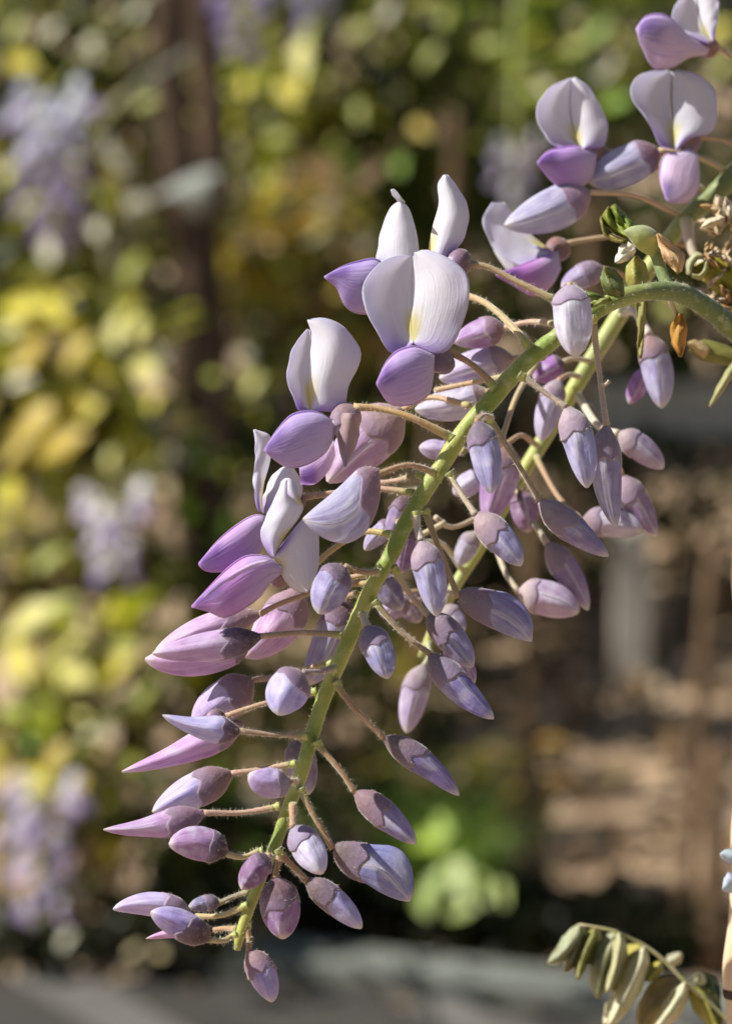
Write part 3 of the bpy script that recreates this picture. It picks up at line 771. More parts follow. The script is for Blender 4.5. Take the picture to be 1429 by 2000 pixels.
# ================================================================== the sharp raceme
front = empty('wisteria_raceme', W(1446, 655, -22))
tag(front, 'sharply seen lilac wisteria raceme, white open flowers above and closed buds down to its tip', 'flower raceme')
STEM = [(1446,656,-22,23),(1385,604,-18,22),(1320,570,-12,21),(1240,574,-6,18),(1165,604,-2,18),(1085,660,0,17.5),(1020,712,0,17.5),(960,780,0,17.5),
        (905,842,0,17),(865,905,0,16.5),(825,966,0,16.5),(790,1026,0,16),(763,1085,0,15.5),(735,1132,0,15.5),(708,1186,0,15.5),(685,1240,0,15.5),
        (657,1305,0,15),(630,1370,0,14.5),(608,1440,0,14),(588,1510,0,14),(562,1580,0,12.5),(538,1650,0,12),(510,1712,0,11.5),(489,1768,0,11),
        (474,1810,0,10.5),(466,1838,0,9.5),(463,1857,0,5)]
tube('stem', STEM, M_STEM, front, n=90, k=14, color=(.20, .27, .05), wob=.05)
def knob(px, py, z, r, dx, dy, col=(.30, .34, .10)):
    """swollen joint where a pedicel leaves the stem"""
    tube('node', [(px - dx*.7, py - dy*.7, z, r*1.15), (px, py, z, r*1.05), (px + dx*.7, py + dy*.7, z, r*.85), (px + dx*1.1, py + dy*1.1, z, r*.5)], M_STEM, front, n=6, k=9, color=col, wob=.08)
for k in [(962,752,3,9,-8,-8),(877,852,3,9,-9,-8),(1028,672,3,9,-8,-9),(1083,588,-8,8,-10,-6),(846,922,3,9,-10,-3),(820,928,-4,8,-9,-3),(801,962,-4,8,-9,-2),
          (759,1043,-4,8,-9,-2),(738,1118,5,8,-9,-2),(661,1240,3,8,-10,-1),(648,1296,-2,8,-10,2),(652,1306,5,8,-9,3),(612,1352,-2,8,-9,2),(596,1437,3,8,-9,-1),
          (572,1493,-3,8,-9,2),(541,1576,3,8,-9,2),(508,1664,4,8,-9,2),(478,1770,2,7,-8,3),(458,1827,3,7,-8,4),(484,1806,0,7,2,8),(545,1664,4,7,5,8),
          (590,1545,2,8,5,9),(621,1452,2,8,6,9),(658,1335,2,8,6,8),(735,1178,2,8,6,8),(772,1112,0,8,7,8),(880,928,2,8,6,9),(812,1004,8,8,1,9),(832,1000,0,8,4,9),
          (956,816,3,9,2,10),(1018,735,4,9,9,6),(709,1200,6,8,1,8),(1158,622,0,9,2,10)]:
    knob(*k)

B_ = lambda *a, **k: bud(front, *a, **k)
# --- lower right, hanging
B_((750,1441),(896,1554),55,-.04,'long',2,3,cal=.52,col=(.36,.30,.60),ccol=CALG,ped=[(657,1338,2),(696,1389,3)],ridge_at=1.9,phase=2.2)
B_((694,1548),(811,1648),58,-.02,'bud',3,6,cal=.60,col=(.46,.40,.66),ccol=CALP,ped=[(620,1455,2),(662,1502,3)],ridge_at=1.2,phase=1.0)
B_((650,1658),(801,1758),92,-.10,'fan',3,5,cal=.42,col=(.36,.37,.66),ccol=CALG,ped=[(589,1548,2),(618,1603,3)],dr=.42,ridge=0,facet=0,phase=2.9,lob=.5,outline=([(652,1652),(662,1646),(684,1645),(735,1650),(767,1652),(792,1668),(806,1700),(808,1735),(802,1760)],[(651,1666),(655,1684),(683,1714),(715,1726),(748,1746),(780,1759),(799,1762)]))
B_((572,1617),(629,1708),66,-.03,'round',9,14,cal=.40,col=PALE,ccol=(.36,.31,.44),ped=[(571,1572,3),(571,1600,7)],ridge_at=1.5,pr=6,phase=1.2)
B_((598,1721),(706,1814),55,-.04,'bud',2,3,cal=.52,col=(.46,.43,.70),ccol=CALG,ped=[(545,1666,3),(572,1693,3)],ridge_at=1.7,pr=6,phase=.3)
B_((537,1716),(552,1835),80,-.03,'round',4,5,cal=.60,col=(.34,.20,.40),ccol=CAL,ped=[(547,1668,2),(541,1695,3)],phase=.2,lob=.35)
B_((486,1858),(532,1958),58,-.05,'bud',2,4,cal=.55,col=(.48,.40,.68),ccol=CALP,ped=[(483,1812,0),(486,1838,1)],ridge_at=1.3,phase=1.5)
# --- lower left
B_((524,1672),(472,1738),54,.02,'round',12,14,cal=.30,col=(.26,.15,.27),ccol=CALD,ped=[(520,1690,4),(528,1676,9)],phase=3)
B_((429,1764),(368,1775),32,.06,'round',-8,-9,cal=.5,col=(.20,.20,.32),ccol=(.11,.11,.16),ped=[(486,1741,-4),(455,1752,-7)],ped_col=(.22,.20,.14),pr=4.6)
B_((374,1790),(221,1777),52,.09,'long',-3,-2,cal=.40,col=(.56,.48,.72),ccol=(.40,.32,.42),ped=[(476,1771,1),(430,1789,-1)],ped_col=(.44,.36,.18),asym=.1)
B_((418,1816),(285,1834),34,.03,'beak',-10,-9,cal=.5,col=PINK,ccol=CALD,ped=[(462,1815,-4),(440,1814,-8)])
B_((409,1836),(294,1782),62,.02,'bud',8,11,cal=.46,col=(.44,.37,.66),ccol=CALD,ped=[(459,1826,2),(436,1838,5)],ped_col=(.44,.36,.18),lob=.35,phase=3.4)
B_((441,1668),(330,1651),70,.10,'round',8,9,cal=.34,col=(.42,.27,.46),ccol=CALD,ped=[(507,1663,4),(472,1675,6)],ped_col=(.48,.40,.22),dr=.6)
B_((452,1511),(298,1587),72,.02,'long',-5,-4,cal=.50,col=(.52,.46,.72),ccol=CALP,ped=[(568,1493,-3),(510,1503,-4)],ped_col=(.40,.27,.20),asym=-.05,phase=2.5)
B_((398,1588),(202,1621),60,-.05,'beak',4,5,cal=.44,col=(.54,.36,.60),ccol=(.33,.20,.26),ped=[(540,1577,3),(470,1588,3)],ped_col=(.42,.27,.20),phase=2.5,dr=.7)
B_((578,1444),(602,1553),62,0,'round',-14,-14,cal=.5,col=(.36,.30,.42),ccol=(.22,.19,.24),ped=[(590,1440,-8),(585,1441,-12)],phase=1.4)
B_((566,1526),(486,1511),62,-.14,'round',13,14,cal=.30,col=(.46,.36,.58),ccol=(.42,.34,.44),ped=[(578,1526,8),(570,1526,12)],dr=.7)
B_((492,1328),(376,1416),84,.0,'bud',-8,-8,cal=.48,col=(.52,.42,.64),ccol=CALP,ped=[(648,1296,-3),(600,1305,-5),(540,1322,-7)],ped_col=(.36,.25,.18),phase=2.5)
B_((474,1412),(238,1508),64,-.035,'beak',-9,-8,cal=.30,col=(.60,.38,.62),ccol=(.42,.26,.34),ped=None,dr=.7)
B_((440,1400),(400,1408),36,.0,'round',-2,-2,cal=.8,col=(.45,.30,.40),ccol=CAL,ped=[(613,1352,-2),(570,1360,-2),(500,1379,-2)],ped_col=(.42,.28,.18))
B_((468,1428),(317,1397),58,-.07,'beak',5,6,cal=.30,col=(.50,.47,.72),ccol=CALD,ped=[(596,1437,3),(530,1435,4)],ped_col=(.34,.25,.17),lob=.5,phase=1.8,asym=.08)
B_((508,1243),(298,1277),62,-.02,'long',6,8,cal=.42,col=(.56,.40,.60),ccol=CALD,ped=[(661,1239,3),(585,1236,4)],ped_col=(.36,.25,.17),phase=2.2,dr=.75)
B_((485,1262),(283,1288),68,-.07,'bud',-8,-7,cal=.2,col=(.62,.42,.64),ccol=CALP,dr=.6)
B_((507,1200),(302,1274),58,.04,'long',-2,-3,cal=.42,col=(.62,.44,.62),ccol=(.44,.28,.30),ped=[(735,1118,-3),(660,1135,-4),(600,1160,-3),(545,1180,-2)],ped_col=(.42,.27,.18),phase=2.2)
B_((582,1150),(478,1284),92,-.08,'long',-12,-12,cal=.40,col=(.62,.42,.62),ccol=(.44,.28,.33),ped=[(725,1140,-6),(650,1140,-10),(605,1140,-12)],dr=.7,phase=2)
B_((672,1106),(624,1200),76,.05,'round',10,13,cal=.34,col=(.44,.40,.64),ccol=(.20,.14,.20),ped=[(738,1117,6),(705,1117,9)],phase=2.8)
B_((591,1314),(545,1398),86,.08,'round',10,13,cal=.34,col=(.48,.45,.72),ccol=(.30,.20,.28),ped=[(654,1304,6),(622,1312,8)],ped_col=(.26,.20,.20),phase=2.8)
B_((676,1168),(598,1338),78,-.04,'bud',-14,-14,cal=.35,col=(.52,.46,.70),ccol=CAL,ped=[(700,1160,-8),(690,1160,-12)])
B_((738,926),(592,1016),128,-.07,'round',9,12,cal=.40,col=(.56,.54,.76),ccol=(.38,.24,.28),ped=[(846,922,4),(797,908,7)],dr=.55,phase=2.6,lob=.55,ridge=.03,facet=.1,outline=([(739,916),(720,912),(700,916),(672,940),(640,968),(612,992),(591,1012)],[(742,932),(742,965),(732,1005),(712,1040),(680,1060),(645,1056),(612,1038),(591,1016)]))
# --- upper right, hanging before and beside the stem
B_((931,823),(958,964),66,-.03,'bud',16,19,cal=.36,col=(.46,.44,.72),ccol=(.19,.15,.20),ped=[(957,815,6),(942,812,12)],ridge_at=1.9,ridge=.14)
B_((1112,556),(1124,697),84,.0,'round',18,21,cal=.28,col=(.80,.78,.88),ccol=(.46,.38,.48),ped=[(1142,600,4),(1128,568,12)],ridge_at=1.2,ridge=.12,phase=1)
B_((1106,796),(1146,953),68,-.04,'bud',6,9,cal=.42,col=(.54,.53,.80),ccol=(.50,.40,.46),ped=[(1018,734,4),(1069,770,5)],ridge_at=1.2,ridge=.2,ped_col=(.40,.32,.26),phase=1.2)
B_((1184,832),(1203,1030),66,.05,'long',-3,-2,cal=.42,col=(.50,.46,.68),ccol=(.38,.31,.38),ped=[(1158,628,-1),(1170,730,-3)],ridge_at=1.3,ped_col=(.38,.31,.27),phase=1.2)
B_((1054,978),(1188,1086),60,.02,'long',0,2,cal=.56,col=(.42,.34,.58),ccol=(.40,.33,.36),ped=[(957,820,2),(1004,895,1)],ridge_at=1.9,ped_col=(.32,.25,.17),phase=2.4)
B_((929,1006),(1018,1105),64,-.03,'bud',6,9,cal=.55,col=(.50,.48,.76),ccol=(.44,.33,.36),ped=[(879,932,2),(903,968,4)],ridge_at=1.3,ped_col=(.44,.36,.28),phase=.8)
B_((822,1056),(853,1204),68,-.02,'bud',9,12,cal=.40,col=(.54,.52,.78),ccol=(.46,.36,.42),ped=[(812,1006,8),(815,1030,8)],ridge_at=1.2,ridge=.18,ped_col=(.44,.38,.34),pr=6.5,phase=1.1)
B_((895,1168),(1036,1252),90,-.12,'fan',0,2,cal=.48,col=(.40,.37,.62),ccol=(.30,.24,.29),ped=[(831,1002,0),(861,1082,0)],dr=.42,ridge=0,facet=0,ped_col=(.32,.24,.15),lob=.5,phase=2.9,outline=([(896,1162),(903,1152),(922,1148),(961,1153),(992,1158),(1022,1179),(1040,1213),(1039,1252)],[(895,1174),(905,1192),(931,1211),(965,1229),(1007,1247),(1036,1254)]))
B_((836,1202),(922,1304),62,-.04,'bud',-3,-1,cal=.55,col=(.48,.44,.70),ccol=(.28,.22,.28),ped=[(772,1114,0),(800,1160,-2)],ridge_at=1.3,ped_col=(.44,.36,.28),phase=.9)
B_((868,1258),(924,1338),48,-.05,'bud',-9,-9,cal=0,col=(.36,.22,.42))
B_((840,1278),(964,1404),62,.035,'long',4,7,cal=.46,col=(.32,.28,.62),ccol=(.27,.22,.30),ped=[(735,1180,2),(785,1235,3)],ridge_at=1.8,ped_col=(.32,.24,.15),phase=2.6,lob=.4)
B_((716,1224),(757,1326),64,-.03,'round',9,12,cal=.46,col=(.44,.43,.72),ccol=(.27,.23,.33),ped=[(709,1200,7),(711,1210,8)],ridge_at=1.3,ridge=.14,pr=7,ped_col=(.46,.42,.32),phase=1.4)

def bow(z0, edge, mid, lift=0.0, back=0.0):
    """petal depth: u=0 outer margin, u=1 crease; margin pushed by `edge`, middle by `mid`, the tip by `lift`"""
    return lambda u, v: z0 + edge*(1-u)**2*math.sin(math.pi*min(1, .15+v*.85)) + mid*4*u*(1-u)*math.sin(math.pi*v)**.7 + lift*v + back*v*v + .25*math.sin(9*v+5*u)*v
# --- open flower A: the large white banner facing the viewer
f = empty('open_flower', W(860, 700, 2), front)
CR1 = [(808,668),(804,630),(806,580),(807,530),(807,500)]
lobe(f, [(806,670),(786,686),(764,688),(748,668),(719,617),(709,579),(714,545),(736,518),(768,501),(805,499)], CR1, bow(7, 4.5, -1.8, -2.5))
lobe(f, CR1[:-1]+[(809,492)], [(809,670),(827,682),(846,690),(864,690),(882,676),(904,628),(918,574),(911,537),(890,514),(862,497),(830,487),(811,492)],
     lambda u, v: bow(7, 2.0, 1.6, -2.5)(1-u, v), flip=True)
wings(f, [(848,692),(828,682),(808,675),(776,684),(754,707),(735,748)], [(846,735),(839,768),(816,787),(790,793),(761,789),(736,752)], 8, 19, dr=.75, col=(.60,.44,.78))
cup(f, (878,686), (840,722), 58, 2, 6, cal=1.0, col=(.22,.15,.18))
pedicel([(964,752,3),(922,712,3)], (876,686), 2, f, r=6)
# --- open flower B
f = empty('open_flower', W(690, 800, 2), front)
CR2 = [(606,801),(602,770),(601,757),(604,705),(609,655),(602,632)]
lobe(f, [(604,802),(584,802),(570,768),(560,736),(566,698),(580,666),(600,642)], [(606,801),(602,757),(604,705),(609,665),(604,644)], bow(3, 3.5, -1.0, -2))
lobe(f, CR2[:-1]+[(600,625)], [(609,802),(640,803),(662,806),(672,805),(677,778),(682,750),(698,719),(703,687),(689,657),(664,633),(633,621),(602,623)],
     lambda u, v: bow(3, 1.0, 2.4, -1.5)(1-u, v) - 3.0*u*u*(1-v)*v*4, flip=True)
wings(f, [(652,826),(630,808),(604,802),(570,809),(542,838),(516,878)], [(651,858),(634,886),(600,908),(564,914),(536,898),(516,880)], 5, 12, dr=.62, col=(.56,.44,.78))
Tk, Bk = [(650,850),(630,880),(605,900),(584,912)], [(655,890),(640,922),(614,946),(586,946)]
V, F, UV = ring_body(resamp(Tk, 12), resamp(Bk, 12), np.linspace(0, 2, 13), .7, 0, 2*math.pi, 18)
mk('keel', V, F, M_WING, f, uv=UV, color=(.62, .44, .64))
cup(f, (692,790), (655,850), 56, 2, 5, cal=.9, col=(.28,.19,.20), lob=.5, phase=2)
lobe(f, [(668,806),(658,850),(672,912)], [(704,808),(697,866),(675,912)], lambda u, v: 6+2.4*math.sin(math.pi*u)-2*v, name='calyx_lobe', mat=M_CAL, col=(.34,.24,.25), n=8, m=6)
pedicel([(877,852,3),(800,814,4),(740,798,3)], (690,795), 3, f, r=6.5, color=(.44,.30,.14))
# --- open flower C, behind A: two upright white banner halves, violet keel
f = empty('open_flower', W(910, 512, -9), front)
lobe(f, [(742,580),(735,516),(736,488),(746,446),(761,407),(779,392)], [(815,570),(818,505),(815,465),(806,428),(797,405),(783,392)], lambda u, v: -8+2*math.sin(math.pi*u)-3*v+1.5*u)
lobe(f, [(786,400),(776,392),(765,378),(763,370)], [(791,394),(782,384),(774,373),(768,368)], lambda u, v: -9.5+1.0*math.sin(math.pi*u)+3*v*v, n=8, m=5)
lobe(f, [(836,520),(837,484),(845,442),(857,397),(855,360),(866,341)], [(868,520),(894,482),(911,453),(915,421),(908,390),(890,360),(874,341)], lambda u, v: -9+2.2*math.sin(math.pi*u)-2*v, flip=True)
wings(f, [(770,540),(735,505),(705,508),(670,519),(633,540)], [(775,590),(745,612),(715,614),(692,611),(673,597),(657,562),(633,541)], -9, -3, dr=.6, col=(.52,.40,.70))
cup(f, (920,518), (870,508), 54, -9, -8, cal=.8, col=(.22,.13,.16))
pedicel([(1085,586,-7),(1010,550,-8),(955,522,-9)], (918,515), -9, f, r=5.8, color=(.40,.29,.16))
pedicel([(1030,671,3),(985,622,-2),(945,590,-6)], (905,575), -9, f, r=6.2, color=(.48,.35,.18))
# --- open flower D (upper of the pair on the left)
f = empty('open_flower', W(592, 970, -6), front)
lobe(f, [(505,1000),(498,978),(495,936),(498,890),(498,862),(495,839)], [(513,1000),(512,970),(516,940),(526,905),(530,870),(526,850),(498,839)], lambda u, v: -3+2.5*(1-u)-1.5*v+1*math.sin(math.pi*u))
lobe(f, [(513,1002),(511,990),(519,955),(536,924),(560,908)], [(530,1004),(577,985),(590,962),(587,938),(570,910)], lambda u, v: -4+2*math.sin(math.pi*u)-2*v, flip=False)
wings(f, [(520,1008),(500,1005),(475,1016),(430,1051),(388,1100)], [(520,1050),(500,1090),(465,1111),(423,1118),(398,1114),(388,1103)], -3, 4, dr=.6, col=(.60,.36,.68))
cup(f, (592,972), (535,1005), 44, -7, -5, cal=.8, col=CAL)
pedicel([(803,962,-4),(740,955,-6),(660,962,-7)], (592,971), -7, f, r=5.6, color=(.38,.25,.17))
# --- open flower E (lower of the pair)
f = empty('open_flower', W(552, 1128, -2), front)
lobe(f, [(533,1090),(522,1078),(510,1051),(514,1020),(530,988),(545,953),(556,937)], [(536,1088),(556,1048),(584,1010),(592,988),(580,972),(568,943),(560,937)], lambda u, v: 6+2*math.sin(math.pi*u)+1.5*(1-u)*v-2*v, flip=False)
lobe(f, [(545,955),(549,941),(557,934)], [(592,988),(582,965),(574,940),(563,934)], lambda u, v: 4.5+3.2*math.sin(math.pi*u*.8)*(1-v*.3), n=8, m=8)
lobe(f, [(534,1092),(545,1112),(556,1134),(577,1154),(598,1157)], [(538,1080),(566,1044),(591,1014),(606,1008),(620,1030),(623,1070),(621,1107),(606,1146),(600,1157)],
     lambda u, v: 5+2.2*math.sin(math.pi*u)-2.5*v, flip=True)
wings(f, [(552,1108),(528,1089),(507,1084),(479,1086),(447,1107),(409,1146),(374,1184)], [(548,1122),(531,1134),(507,1167),(468,1195),(437,1207),(405,1194),(374,1186)], 5, 10, dr=.62, col=(.62,.34,.70))
lobe(f, [(530,1094),(500,1097),(465,1112),(425,1140),(398,1166)], [(520,1098),(490,1110),(458,1128),(424,1150),(398,1168)], lambda u, v: 9.5+4*v+1.2*math.sin(math.pi*u), name='wing_petal', mat=M_WING, col=(.72,.52,.78), n=12, m=5)
cup(f, (566,1140), (528,1110), 44, -1, 3, cal=.9, col=CALP)
pedicel([(760,1043,-4),(710,1039,-7),(640,1080,-8),(600,1120,-6)], (566,1140), -2, f, r=5.6, color=(.46,.33,.14))
# --- flowers on the far side of the stem
B_((786,800),(640,942),112,.03,'long',-20,-20,cal=.45,col=(.66,.44,.66),ccol=(.52,.36,.36),ped=[(917,792,-8),(840,776,-18)],ped_col=(.44,.28,.17),dr=.7,phase=.5)
B_((985,640),(885,668),62,.02,'long',-24,-26,cal=.4,col=(.52,.34,.60),ccol=(.34,.2,.24),ped=[(1082,632,-12),(1035,628,-20)],ped_col=(.48,.33,.24))
B_((1000,700),(858,740),72,.03,'round',-28,-30,cal=.3,col=(.62,.52,.72),ccol=(.5,.38,.4),ped=[(1060,698,-14),(1030,696,-24)],ped_col=(.48,.33,.24))
B_((950,765),(810,800),74,-.04,'long',-26,-28,cal=.2,col=(.70,.66,.80),ccol=(.5,.4,.4),ped=[(985,760,-12),(965,760,-22)])
pedicel([(985,735,-4),(930,745,-16)], (850,762), -24, front, r=5, color=(.40,.28,.17))
B_((878,880),(818,874),42,0,'round',-26,-27,cal=.2,col=(.60,.50,.72),ccol=CAL,ped=[(905,880,-12),(892,880,-22)])
B_((800,968),(762,1058),46,.05,'bud',-16,-17,cal=.4,col=(.44,.34,.56),ccol=CAL,ped=[(815,960,-8),(806,960,-14)])
B_((770,1020),(712,1075),40,.05,'bud',-18,-19,cal=.3,col=(.52,.46,.66),ccol=CAL,ped=[(786,1020,-8),(777,1018,-14)])
B_((800,1030),(782,1122),50,.05,'bud',-18,-18,cal=.3,col=(.40,.22,.50),ccol=CAL,ped=[(795,1015,-8),(798,1020,-14)])
B_((740,1120),(786,1190),52,.05,'round',-20,-20,cal=.3,col=(.36,.32,.50),ccol=CALD,ped=[(732,1125,-8),(736,1120,-16)])
pedicel([(802,930,-4),(775,938,-8)], (735,945), -10, front, r=5, color=(.40,.28,.2))

# --- young shoot, bracts and dry scales where the raceme leaves the branch
tube('side_shoot', [(1312,572,-14,13),(1293,535,-15,12),(1282,500,-16,13),(1266,470,-17,14),(1250,458,-17,12)], M_STEM, front, n=16, k=10, color=(.16,.22,.10))
hr0 = random.Random(19)
def scale_(L, R, zf, col, mat=M_LEAFO, name='bract', n=10, m=6):
    ph = hr0.uniform(0, 6)
    return lobe(front, L, R, lambda u, v: zf(u, v) + .7*math.sin(9*v + 6*u + ph) + .4*math.sin(17*u + ph), name=name, mat=mat, col=col, n=12, m=8, thick=.0003)
Tp, Bp = resamp([(1292,492),(1288,460),(1262,440),(1232,442),(1218,450)], 14), resamp([(1288,505),(1265,498),(1245,486),(1230,468),(1219,453)], 14)
V, F, UV = ring_body(Tp, Bp, np.linspace(-16, -13, 15), .8, 0, 2*math.pi, 16)
mk('shoot_bud', V, F, M_STEM, front, uv=UV, color=(.34, .38, .22))
for L, R, col in (([(1240,462),(1215,440),(1192,415),(1188,402)], [(1225,466),(1200,455),(1182,438),(1176,420)], (.30,.36,.05)),
                  ([(1238,440),(1222,420),(1208,405),(1200,398)], [(1225,460),(1206,440),(1194,420),(1190,405)], (.22,.30,.04)),
                  ([(1225,470),(1205,464),(1186,450),(1173,422)], [(1215,474),(1196,470),(1180,458),(1172,430)], (.40,.36,.10))):
    scale_(L, R, lambda u, v: -18+3*math.sin(math.pi*u)-2*v, col)
scale_([(1244,480),(1224,470),(1206,490),(1201,512)], [(1240,492),(1234,500),(1226,508),(1206,514)], lambda u, v: -17+2*math.sin(math.pi*u), (.70,.70,.64), M_HAIR, 'woolly_scale')
scale_([(1322,534),(1298,508),(1286,478),(1282,457)], [(1330,530),(1336,500),(1318,478),(1286,456)], lambda u, v: -13+3*math.sin(math.pi*u), (.66,.44,.24), M_DRY, 'dry_bract')
scale_([(1322,612),(1310,640),(1312,668),(1326,696)], [(1332,612),(1340,640),(1338,668),(1330,697)], lambda u, v: -20+2*math.sin(math.pi*u), (.52,.27,.06), M_DRY, 'dry_bract')
tube('bract_stalk', [(1305,575,-16,6),(1312,596,-18,5),(1322,614,-20,4)], M_PED, front, n=6, k=6, color=(.5,.45,.32))
scale_([(1216,582),(1186,575),(1172,545),(1180,520)], [(1218,575),(1216,552),(1206,532),(1184,520)], lambda u, v: 1+3*math.sin(math.pi*u), (.22,.26,.09), name='young_leaf')
scale_([(1180,590),(1150,582),(1132,578),(1120,582)], [(1180,580),(1155,570),(1138,570),(1120,580)], lambda u, v: 4+2*math.sin(math.pi*u), (.20,.26,.06), name='young_leaf')
scale_([(1196,588),(1180,592),(1158,600),(1140,606)], [(1190,580),(1172,584),(1152,594),(1140,604)], lambda u, v: 7+1.5*math.sin(math.pi*u), (.34,.38,.12), name='young_leaf')
scale_([(1250,572),(1228,560),(1222,525),(1240,500)], [(1262,572),(1266,550),(1262,520),(1244,500)], lambda u, v: -24+3*math.sin(math.pi*u), (.50,.48,.14), name='young_leaf')
scale_([(1240,585),(1245,640),(1246,690),(1250,700)], [(1262,585),(1258,640),(1254,690),(1252,700)], lambda u, v: -26+1*math.sin(math.pi*u), (.44,.42,.16), name='young_leaf')
# hooked tip on a pedicel
tube('bracteole', [(1174,748,-2,4),(1184,750,-1,3.4),(1188,742,-1,2.4)], M_PED, front, n=6, k=6, color=(.44,.36,.28))
# --- down of fine hairs on stems and calyces
V, F = [], []
hr = random.Random(3)
def hair(p, d, L, wd):
    s = d.cross(Vector((hr.uniform(-1,1), hr.uniform(-1,1), hr.uniform(-1,1)))).normalized() * wd
    i = len(V); V.extend([p - s, p + s, p + d * L]); F.append((i, i+1, i+2))
for P, R in HAIR:
    for a in range(len(P) - 1):
        seg = (P[a+1] - P[a]); t = seg.normalized()
        for _ in range(int(seg.length * 22000)):
            f = hr.random(); q = P[a] + seg * f; r = R[a]*(1-f) + R[a+1]*f
            s = t.orthogonal(); s.rotate(Matrix.Rotation(hr.uniform(0, 6.283), 3, t)); s.normalize()
            d = (s + t * hr.uniform(-.5, .5) + Vector((hr.uniform(-.3,.3),)*3)).normalized()
            hair(q + s * r * .97, d, hr.uniform(.0004, .0009), .00003)
for vs_, n in CALPTS:
    c = sum((Vector(v) for v in vs_), Vector()) / n
    for _ in range(170):
        i = hr.randrange(n - 46); p = vs_[i].lerp(vs_[i+44], hr.random())
        d = (p - c).normalized(); d = (d + Vector((hr.uniform(-.5,.5), hr.uniform(-.5,.5), hr.uniform(-.5,.5)))).normalized()
        hair(p, d, hr.uniform(.0003, .0006), .000022)
o = mk('down', V, F, M_HAIR, front, smooth=False); o['kind'] = 'stuff'
HAIR.clear(); CALPTS.clear()
# ================================================================== the raceme behind it
back = empty('wisteria_raceme', W(1450, 325, -62))
tag(back, 'softly blurred wisteria raceme with pale green stem, hanging just behind the sharp raceme', 'flower raceme')
tube('stem', [(1450,325,-62,24),(1385,388,-62,22),(1335,432,-62,20),(1270,520,-62,19),(1205,622,-62,19),(1135,735,-62,18),(1060,860,-62,17),(1010,942,-62,16),(930,1080,-62,14),(885,1150,-62,13),(850,1220,-62,11),(822,1285,-62,9)],
     M_STEM, back, n=50, k=12, color=(.34,.38,.14), wob=.03)
tube('side_shoot', [(1340,428,-60,16),(1345,470,-58,12),(1362,510,-57,9),(1375,530,-57,6)], M_PED, back, n=10, k=8, color=(.55,.48,.36))
K_ = lambda *a, **k: bud(back, *a, **dict(dict(hairs=False), **k))
def flower_at(base, ped, z, banner, wing, calyx, wcol, r=5.4, bcol=WHITE):
    f = empty('open_flower', W(base[0], base[1], z), back)
    for L, R, edge, mid, flip in banner:
        lobe(f, L, R, (lambda e, m: (lambda u, v: z + 4 + e*((u if flip else 1-u)**2) + m*math.sin(math.pi*u) - 2*v))(edge, mid), flip=flip, col=bcol)
    if wing: wings(f, wing[0], wing[1], z+4, z+12, dr=.6, col=wcol)
    cup(f, *calyx[:2], calyx[2], z, z+2, cal=.9, col=(.30,.17,.14))
    pedicel(ped, base, z, f, r=r, color=(.44,.32,.2))
    return f
# top right
flower_at((1398,90), [(1460,140,-62),(1430,112,-62)], -60,
  [([(1385,85),(1350,70),(1318,50),(1312,25),(1335,-15)], [(1390,80),(1370,50),(1362,10),(1358,-20)], 2, -1, False),
   ([(1388,80),(1372,50),(1364,10),(1360,-20)], [(1394,80),(1400,45),(1404,10),(1390,-25)], 1, 1, True)],
  ([(1385,95),(1340,65),(1300,28),(1262,30),(1241,55)], [(1380,105),(1345,112),(1310,132),(1275,132),(1250,85)]), ((1404,92),(1360,92),40), (.68,.56,.82))
# round banner
flower_at((1346,268), [(1470,300,-62),(1410,272,-60)], -58,
  [([(1312,290),(1290,285),(1268,240),(1238,200),(1232,170),(1250,145),(1300,134)], [(1318,292),(1312,240),(1308,190),(1312,140)], 4, -2, False),
   ([(1316,292),(1314,240),(1312,190),(1314,140)], [(1322,292),(1352,268),(1388,258),(1402,215),(1392,172),(1360,144),(1318,136)], 1, 2, True)],
  ([(1345,290),(1320,296),(1295,305),(1288,345),(1300,390)], [(1362,300),(1366,340),(1362,375),(1340,394),(1306,396)]), ((1352,255),(1340,300),42), (.76,.60,.78), bcol=(.72,.72,.78))
# pointed banner
flower_at((1182,296), [(1330,300,-62),(1260,300,-60)], -58,
  [([(1130,290),(1085,285),(1055,250),(1048,215),(1068,175),(1110,152)], [(1136,290),(1118,250),(1112,200),(1116,152)], 4, -2, False),
   ([(1134,290),(1120,250),(1114,200),(1118,152)], [(1142,290),(1178,285),(1186,250),(1172,205),(1145,165),(1122,150)], 1, 2, True)],
  ([(1165,300),(1130,284),(1090,288),(1068,296),(1049,316)], [(1160,340),(1140,362),(1105,374),(1075,352),(1050,320)]), ((1188,292),(1145,318),48), (.60,.36,.74))
K_((1285,293),(1146,352),84,-.02,'round',-56,-54,cal=.26,col=(.58,.56,.74),ccol=(.30,.18,.2),ped=[(1424,334,-62),(1350,302,-58)],ped_col=(.55,.42,.26),dr=.6)
pedicel([(1376,372,-62),(1325,340,-60)], (1270,326), -58, back, r=5, color=(.55,.40,.28))
